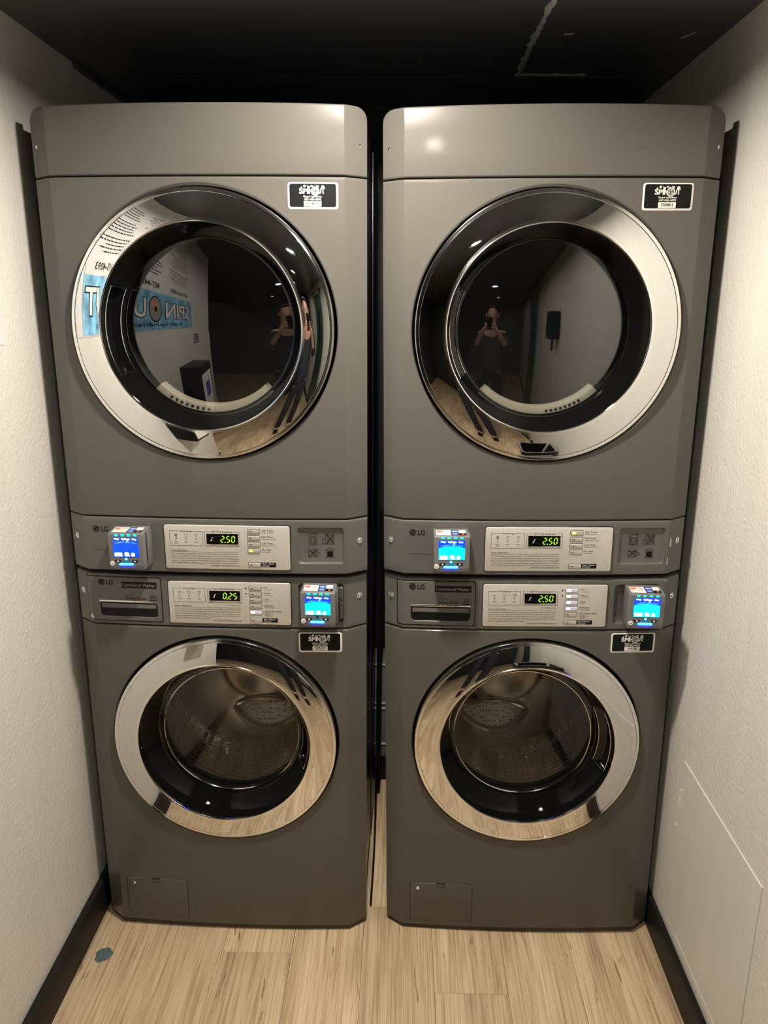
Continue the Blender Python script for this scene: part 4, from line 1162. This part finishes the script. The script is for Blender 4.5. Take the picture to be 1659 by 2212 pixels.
    plate(bm, rrect(-0.0174, 0.0142, -0.0356, -0.0316, 0.0018), F + 0.002, F - 0.0034, 0.0008, 0)
    for f in bm.faces:
        if f.calc_center_median().z < -0.0352: f.material_index = 1
    part('light_bar', bm, [BAR, BAR_U], sm=True, lb='glowing blue light bar')
    bm = bmesh.new(); plate(bm, circle(-0.0330, -0.0322, 0.0053, 22), F + 0.001, F - 0.0008, 0.0003, 0)
    for k in range(3): stroke(bm, (-0.0352 + k * 0.0018, -0.0345), (-0.0340 + k * 0.0018, -0.0305), 0.0007, F - 0.0011, 1)
    stroke(bm, (-0.0362, -0.0318), (-0.0300, -0.0326), 0.0007, F - 0.0011, 1)
    part('round_badge', bm, [STK_W, STK_G], lb='round white badge sticker')
    if slit:
        bm = bmesh.new(); rect_flat(bm, 0.0345, 0.0351, -0.0080, 0.0185, F - 0.0002, 0)
        part('chip_slit', bm, RDR_D)
    if bracket:
        bm = bmesh.new(); box(bm, 0.0435, 0.0535, -0.0100, 0.0015, -0.0440, 0.0330, 0.003, 3)
        tube(bm, [(0.0440, -0.0110, 0.0120), (0.0510, -0.0115, 0.0080), (0.0440, -0.0110, 0.0020), (0.0500, -0.0110, -0.0060)], 0.0012, 6)
        part('mounting_bracket', bm, mat('glossy_grey_plastic', (0.07, 0.068, 0.064), 0.10, coat=0.5), None, True)
    return t
card_reader(DL, -0.1853, 1.0670, 'grey card reader with dim deep blue screen on left dryer console', dim=True, angle=0.02)
card_reader(DR, -0.1925, 1.0680, 'grey card reader with bright cyan screen on right dryer console beside brand mark', slit=True)
card_reader(WL, 0.2380, 0.9335, 'grey card reader with bright cyan screen in pocket of left washer console', bracket=True)
card_reader(WR, 0.2490, 0.9315, 'grey card reader with bright cyan screen at far right of right washer console', slit=True, angle=-0.05)

# ---------------------------------------------------------------- in the slot between the machines
t = empty('utility_box', (-0.03, 0.70, 0.0), 'grey ribbed utility box on black base at the back of the slot between machines', 'utility box')
GREYB = mat('grey_utility_paint', (0.16, 0.165, 0.17), 0.4); PALE = mat('pale_trim', (0.42, 0.42, 0.41), 0.3)
bm = bmesh.new(); box(bm, -0.10, 0.10, -0.070, 0.070, 0.0, 0.088, 0.004, 2); obj('box_base', bm, BLACKP, t)
bm = bmesh.new(); box(bm, -0.095, 0.095, -0.062, 0.066, 0.088, 0.436, 0.003, 2); bx = obj('box_body', bm, GREYB, t)
for z in (0.138, 0.272, 0.292, 0.434):
    bm = bmesh.new(); tube(bm, [(-0.0955, -0.064, z), (0.0955, -0.064, z)], 0.0042, 8); obj('box_rib', bm, PALE, bx)
def cord(name, pts, r, M, label, cat):
    P = [Vector(p) for p in pts]; Q = []
    for i in range(len(P) - 1):
        p0, p1, p2, p3 = P[max(i - 1, 0)], P[i], P[i + 1], P[min(i + 2, len(P) - 1)]
        for k in range(8):
            s = k / 8
            Q.append(0.5 * ((2 * p1) + (p2 - p0) * s + (2 * p0 - 5 * p1 + 4 * p2 - p3) * s * s + (3 * p1 - p0 - 3 * p2 + p3) * s ** 3))
    Q.append(P[-1])
    bm = bmesh.new(); tube(bm, Q, r, 8)
    o = obj(name, bm, M); o['label'] = label; o['category'] = cat
    return o
cord('power_cord', [(-0.0420, 0.56, 0.60), (-0.0425, 0.50, 0.35), (-0.0430, 0.42, 0.15), (-0.0430, 0.34, 0.020), (-0.0425, 0.20, 0.0035), (-0.044, 0.05, 0.0035)], 0.0032, BLACKP,
     'thin black power cord trailing on the floor in the slot between washers', 'power cord')
cord('drain_hose', [(-0.034, 0.60, 0.98), (-0.034, 0.595, 0.7), (-0.036, 0.585, 0.40), (-0.038, 0.57, 0.12), (-0.040, 0.55, 0.012)], 0.006, BLACKP,
     'black hose hanging down the slot between machines', 'hose')

# ---------------------------------------------------------------- things behind the photographer, seen in the door mirrors
ps = empty('wall_poster', (XL, -0.52, 1.51), 'large laundry notice with blue lettered banner on left wall, in door reflection', 'poster')
PAPER = mat('poster_paper', (0.66, 0.655, 0.64), 0.42, bump=(60, 0.25, 0.003))
BLUE = mat('water_blue_print', (0.20, 0.46, 0.74), 0.35, var=(18, 0.55, (1, 1, 1)))
def wbox(bm, ya, yb, za, zb, th0, th1, mi=0): box(bm, th0, th1, ya, yb, za, zb, mi=mi)
bm = bmesh.new(); box(bm, 0.0, 0.0012, -0.44, 0.386, 0.0, 0.56); bk = obj('backing_sheet', bm, PAPER, ps, smooth=False, label='plain white backing sheet, its edge at the left of the photo')
bm = bmesh.new(); box(bm, 0.0012, 0.0028, -0.42, 0.352, 0.004, 0.55); pp = obj('poster_sheet', bm, PAPER, ps, smooth=False)
bm = bmesh.new(); box(bm, 0.0028, 0.0034, -0.42, 0.350, 0.006, 0.178); bb = obj('blue_banner', bm, BLUE, ps, smooth=False, label='water blue banner with white lettering')
def wtext(bm, s, y, z, h, x, wd, mi=0, bold=0.0):
    """lettering on the left wall: reads from the room (towards +X), so text runs towards +Y"""
    b2 = bmesh.new(); txt(b2, s, 0, z, h, 0, wd, 'c', mi, bold)
    for v in b2.verts: v.co = Vector((x, y + v.co.x, v.co.z))
    me = bpy.data.meshes.new('x'); b2.to_mesh(me); b2.free(); bm.from_mesh(me); bpy.data.meshes.remove(me)
bm = bmesh.new()
for s, yy in (('SPIN', -0.20), ('UT', 0.245)):
    wtext(bm, s, yy, 0.062, 0.082, 0.0042, 0.36 if s == 'SPIN' else 0.19, 0, 0.055); wtext(bm, s, yy, 0.062, 0.082, 0.0047, 0.345 if s == 'SPIN' else 0.18, 1, 0.02)
for r, x, mi in ((0.060, 0.0042, 0), (0.054, 0.0046, 2), (0.012, 0.005, 0)):
    f = bm.faces.new([bm.verts.new((x, 0.075 + r * math.cos(2 * PI * k / 28), 0.10 + r * math.sin(2 * PI * k / 28))) for k in range(28)]); f.material_index = mi
f = bm.faces.new([bm.verts.new((0.0049, 0.075 + a, 0.10 + b)) for a, b in ((0.0, 0.0), (0.035, 0.02), (0.025, 0.042), (0.0, 0.045))]); f.material_index = 3
wtext(bm, 'Guest Laundries', 0.0, 0.022, 0.020, 0.0042, 0.50, 0, 0.01)
obj('banner_lettering', bm, [INK, WHITEP, STK_G, RED], bb, smooth=False)
bm = bmesh.new()
wtext(bm, '407-445-4093', 0.16, 0.198, 0.026, 0.0034, 0.26, 0, 0.02); wtext(bm, '407-445-4093', -0.22, 0.198, 0.026, 0.0034, 0.26, 0, 0.02)
random.seed(3)
for k in range(17):
    if k in (5, 11): continue
    z = 0.26 + k * 0.015
    for c_, L_ in ((0.16, 0.30), (-0.22, 0.30)):
        l_ = L_ * random.uniform(0.6, 1.0); x = c_ - l_ / 2
        while x < c_ + l_ / 2:
            q = random.uniform(0.012, 0.04)
            f = bm.faces.new([bm.verts.new((0.0033, min(a, c_ + l_ / 2), b)) for a, b in ((x, z), (x + q, z), (x + q, z + 0.005), (x, z + 0.005))]); x += q + 0.005
obj('notice_print', bm, [INK_G], pp, smooth=False)
sn = empty('paper_notice', (XL, -1.02, 1.37), 'small white paper notice on left wall below the poster, in door reflection', 'notice')
bm = bmesh.new(); box(bm, 0, 0.0010, -0.075, 0.075, 0, 0.11); sh = obj('notice_sheet', bm, PAPER, sn, smooth=False)
bm = bmesh.new()
for k in range(4):
    f = bm.faces.new([bm.verts.new((0.0014, a, b)) for a, b in ((-0.06, 0.03 + k * .018), (0.055 - .01 * (k % 2), 0.03 + k * .018), (0.055 - .01 * (k % 2), 0.04 + k * .018), (-0.06, 0.04 + k * .018))])
obj('notice_print', bm, INK_G, sh, smooth=False)
kb = empty('coin_kiosk', (XL, -0.78, 0.93), 'black wall box with white card holder on left wall, in left dryer door reflection', 'wall box')
bm = bmesh.new(); box(bm, 0, 0.13, -0.13, 0.12, 0, 0.36, 0.006, 2); obj('kiosk_body', bm, BLACKP, kb)
bm = bmesh.new(); box(bm, 0.130, 0.133, -0.095, 0.095, 0.03, 0.31, 0.001, 1); cd = obj('kiosk_card', bm, WHITEP, kb)
bm = bmesh.new(); box(bm, 0.133, 0.1340, -0.045, 0.045, 0.15, 0.25, 0.0003, 1); obj('card_square', bm, mat('card_blue_square', (0.05, 0.12, 0.42), 0.5), cd)
kd = empty('soap_dispenser', (XR, -1.25, 1.42), 'black wall dispenser with spout on right wall, dim in right dryer window', 'dispenser')
bm = bmesh.new(); box(bm, -0.10, 0, -0.06, 0.06, 0, 0.24, 0.012, 3); obj('dispenser_body', bm, BLACKP, kd)
bm = bmesh.new(); tube(bm, [(-0.05, 0, 0.0), (-0.05, 0, -0.10)], 0.010, 10); obj('dispenser_spout', bm, BLACKP, kd)
tb = empty('trash_bin', (0.53, -1.05, 0.0), 'light grey trash bin against right wall, in right dryer door reflection', 'trash bin')
bm = bmesh.new()
loft(bm, [[(p[0], p[1], z) for p in rrect(-w_, w_, -d_, d_, 0.03)] for w_, d_, z in ((0.11, 0.14, 0.0), (0.13, 0.17, 0.58), (0.138, 0.178, 0.585), (0.138, 0.178, 0.61), (0.128, 0.168, 0.61), (0.105, 0.135, 0.02))], 0, True, True)
obj('bin_body', bm, mat('light_grey_plastic', (0.40, 0.40, 0.38), 0.4), tb)
bm = bmesh.new(); loft(bm, [[(p[0], p[1], z) for p in rrect(-w_, w_, -d_, d_, 0.02)] for w_, d_, z in ((0.112, 0.15, 0.30), (0.127, 0.166, 0.605), (0.135, 0.175, 0.613), (0.140, 0.181, 0.60), (0.134, 0.174, 0.54))], 0, False, False)
obj('bin_liner', bm, BLACKP, tb)
def wall_door(name, side, ya, yb, M, FM):
    x = XH if side < 0 else XR; s = -side
    bm = bmesh.new()
    for a, b, z0, z1 in ((ya - .07, ya, 0, 2.06), (yb, yb + .07, 0, 2.06), (ya - .07, yb + .07, 2.0, 2.07)):
        box(bm, min(x, x + s * .022), max(x, x + s * .022), a, b, z0, z1, 0.003, 1)
    fr = struct(obj(name, bm, FM))
    bm = bmesh.new(); box(bm, min(x, x + s * .010), max(x, x + s * .010), ya, yb, 0.01, 2.0, 0.002, 1); lf = obj('door_leaf', bm, M, fr)
    bm = bmesh.new(); tube(bm, [(x + s * .01, ya + .06, 1.0), (x + s * .05, ya + .06, 1.0), (x + s * .05, ya + .16, 1.0)], 0.009, 8); obj('door_lever', bm, CHROME_B, lf)
    bm = bmesh.new(); box(bm, min(x + s * .010, x + s * .012), max(x + s * .010, x + s * .012), (ya + yb) / 2 - .06, (ya + yb) / 2 + .06, 1.25, 1.75); obj('door_pane', bm, BLACKGLOSS, lf, smooth=False)
wall_door('door_1', -1, -3.0, -2.15, BROWNM, GREENM)
wall_door('door_2', 1, -3.3, -2.40, mat('dark_green_door', (0.03, 0.055, 0.045), 0.3), GREENM)

# ---------------------------------------------------------------- the photographer, seen only in the door mirrors and windows
def skin_body(name, verts, edges, radii, M, parent=None, sub=2, root=0):
    me = bpy.data.meshes.new(name); me.from_pydata(verts, edges, []); me.materials.append(M)
    o = link(name, me, parent)
    md = o.modifiers.new('skin', 'SKIN'); md.use_smooth_shade = True; md.branch_smoothing = 0.6
    lay = me.skin_vertices[0].data
    for i, r in enumerate(radii):
        lay[i].radius = r if isinstance(r, tuple) else (r, r); lay[i].use_root = (i == root)
    sb = o.modifiers.new('sub', 'SUBSURF'); sb.levels = sub; sb.render_levels = sub
    return o
PX, PY = 0.05, -2.10
SKINM = mat('person_skin', (0.50, 0.29, 0.21), 0.5)
CLOTH = mat('dark_navy_cloth', (0.012, 0.013, 0.020), 0.8); TROU = mat('dark_trouser_cloth', (0.010, 0.011, 0.018), 0.85)
pers = empty('person', (PX, PY, 0.0), 'person in dark shirt and trousers holding up a phone, reflected in the doors', 'person')
def B(*p): return (p[0], p[1], p[2])
V = [B(0, 0, .96), B(0, .0, 1.10), B(0, .01, 1.25), B(0, .0, 1.40), B(0, .005, 1.49), B(0, .03, 1.56), B(0, .045, 1.64), B(0, .04, 1.71), B(0, .03, 1.745)]
E_ = [(i, i + 1) for i in range(8)]
Rr = [(.15, .11), (.135, .10), (.15, .11), (.155, .105), (.075, .065), (.055, .055), (.072, .085), (.075, .088), (.045, .055)]
def limb(chain, radii, base):
    prev = base
    for p, r in zip(chain, radii):
        V.append(p); Rr.append(r); E_.append((prev, len(V) - 1)); prev = len(V) - 1
    return prev
for s in (-1, 1):
    limb([(s * .10, 0, .90), (s * .105, .015, .50), (s * .11, -.02, .12), (s * .115, .02, .045), (s * .125, .13, .03)], [(.085, .085), (.055, .058), (.040, .042), (.042, .045), (.035, .025)], 0)
    wr = limb([(s * .185, -.005, 1.415), (s * .235, .06, 1.19), (s * .10, .285, 1.44), (s * .060, .350, 1.505)], [(.055, .055), (.042, .042), (.030, .030), (.030, .018)], 3)
body = skin_body('body', V, E_, Rr, SKINM, pers)
# fingers closed round the phone's long edges, and thumbs
for s in (-1, 1):
    for k in range(4):
        z = 1.485 + 0.019 * k; L_ = (.85, 1.0, 1.05, .92)[k]
        fv = [(s * .062, .350, z), (s * .054, .350 + .030 * L_, z + .004), (s * .042, .350 + .040 * L_, z + .006), (s * .026, .350 + .0395 * L_, z + .006)]
        skin_body('finger', fv, [(0, 1), (1, 2), (2, 3)], [.0088, .0082, .0075, .0066], SKINM, body, 1)
    tv = [(s * .060, .335, 1.490), (s * .050, .352, 1.535), (s * .036, .360, 1.565)]
    skin_body('thumb', tv, [(0, 1), (1, 2)], [.0105, .0095, .0080], SKINM, body, 1)
# clothes, hair and shoes follow the body
sv = [(0, 0, .90), V[0], V[1], V[2], V[3], V[4]]; sr = [(.172, .128)] + [tuple(q * 1.12 for q in Rr[i]) for i in range(4)] + [(.075, .072)]
se = [(0, 1), (1, 2), (2, 3), (3, 4), (4, 5)]
for s in (-1, 1):
    b = len(sv); sv += [(s * .185, -.005, 1.415), (s * .235, .06, 1.19), (s * .165, .175, 1.32)]; sr += [(.068, .068), (.056, .056), (.047, .047)]; se += [(4, b), (b, b + 1), (b + 1, b + 2)]
skin_body('shirt', sv, se, sr, CLOTH, pers)
tv = [(0, 0, .98), (0, 0, .93)]; tr = [(.158, .12), (.155, .118)]; te = [(0, 1)]
for s in (-1, 1):
    b = len(tv); tv += [(s * .10, 0, .84), (s * .105, .015, .50), (s * .11, -.02, .09)]; tr += [(.098, .098), (.072, .075), (.062, .064)]; te += [(1, b), (b, b + 1), (b + 1, b + 2)]
skin_body('trousers', tv, te, tr, TROU, pers)
for s in (-1, 1):
    skin_body('shoe', [(s * .115, -.03, .045), (s * .12, .06, .042), (s * .127, .16, .030)], [(0, 1), (1, 2)], [(.045, .045), (.048, .042), (.040, .028)], BLACKP, pers, 2)
hm = bmesh.new(); bmesh.ops.create_uvsphere(hm, u_segments=24, v_segments=14, radius=1.0)
for v in list(hm.verts):
    if v.co.z < -0.15 or (v.co.y > 0.55 and v.co.z < 0.45): hm.verts.remove(v)
for v in hm.verts: v.co = Vector((v.co.x * .084, v.co.y * .098 + .030, v.co.z * .075 + 1.712))
obj('hair', hm, mat('brown_hair', (0.05, 0.032, 0.022), 0.7), pers)
fm = bmesh.new()
for s in (-1, 1):
    bmesh.ops.create_uvsphere(fm, u_segments=12, v_segments=8, radius=0.0090, matrix=Matrix.Translation((s * .031, .122, 1.665)))
obj('eye', fm, STK_G, pers)
fm = bmesh.new(); loft(fm, [[(-.008, .128, 1.672), (.008, .128, 1.672), (.017, .122, 1.625), (-.017, .122, 1.625)], [(-.005, .134, 1.665), (.005, .134, 1.665), (.008, .152, 1.634), (-.008, .152, 1.634)]], 0, True)
obj('nose', fm, SKINM, pers, sharp=80)
fm = bmesh.new(); box(fm, -.024, .024, .118, .128, 1.590, 1.600, 0.004, 2); obj('mouth', fm, mat('lip_red', (0.35, 0.12, 0.10), 0.5), pers)
for s in (-1, 1):
    fm = bmesh.new(); bmesh.ops.create_uvsphere(fm, u_segments=12, v_segments=8, radius=1.0)
    for v in fm.verts: v.co = Vector((v.co.x * .010 + s * .080, v.co.y * .020 + .04, v.co.z * .032 + 1.655))
    obj('ear', fm, SKINM, pers)
# the phone: just behind the camera's lens point
bm = bmesh.new(); box(bm, -0.037, 0.037, -0.004, 0.004, -0.075, 0.075, 0.003, 2)
ph = obj('smartphone', bm, BLACKGLOSS); ph['label'] = 'black smartphone held upright in both hands, seen only in reflection'; ph['category'] = 'phone'
Rm = CR.to_4x4(); Rm.translation = CAM_POS - fwd * 0.014 - up * 0.050 + right * 0.018
ph.matrix_world = Rm
bm = bmesh.new(); box(bm, -0.034, 0.034, -0.0048, -0.0040, -0.071, 0.071, 0.0003, 1)
obj('phone_screen', bm, mat('phone_screen_lit', (0.1, 0.1, 0.1), 0.2, emit=(0.6, 0.58, 0.52), es=0.4), ph)
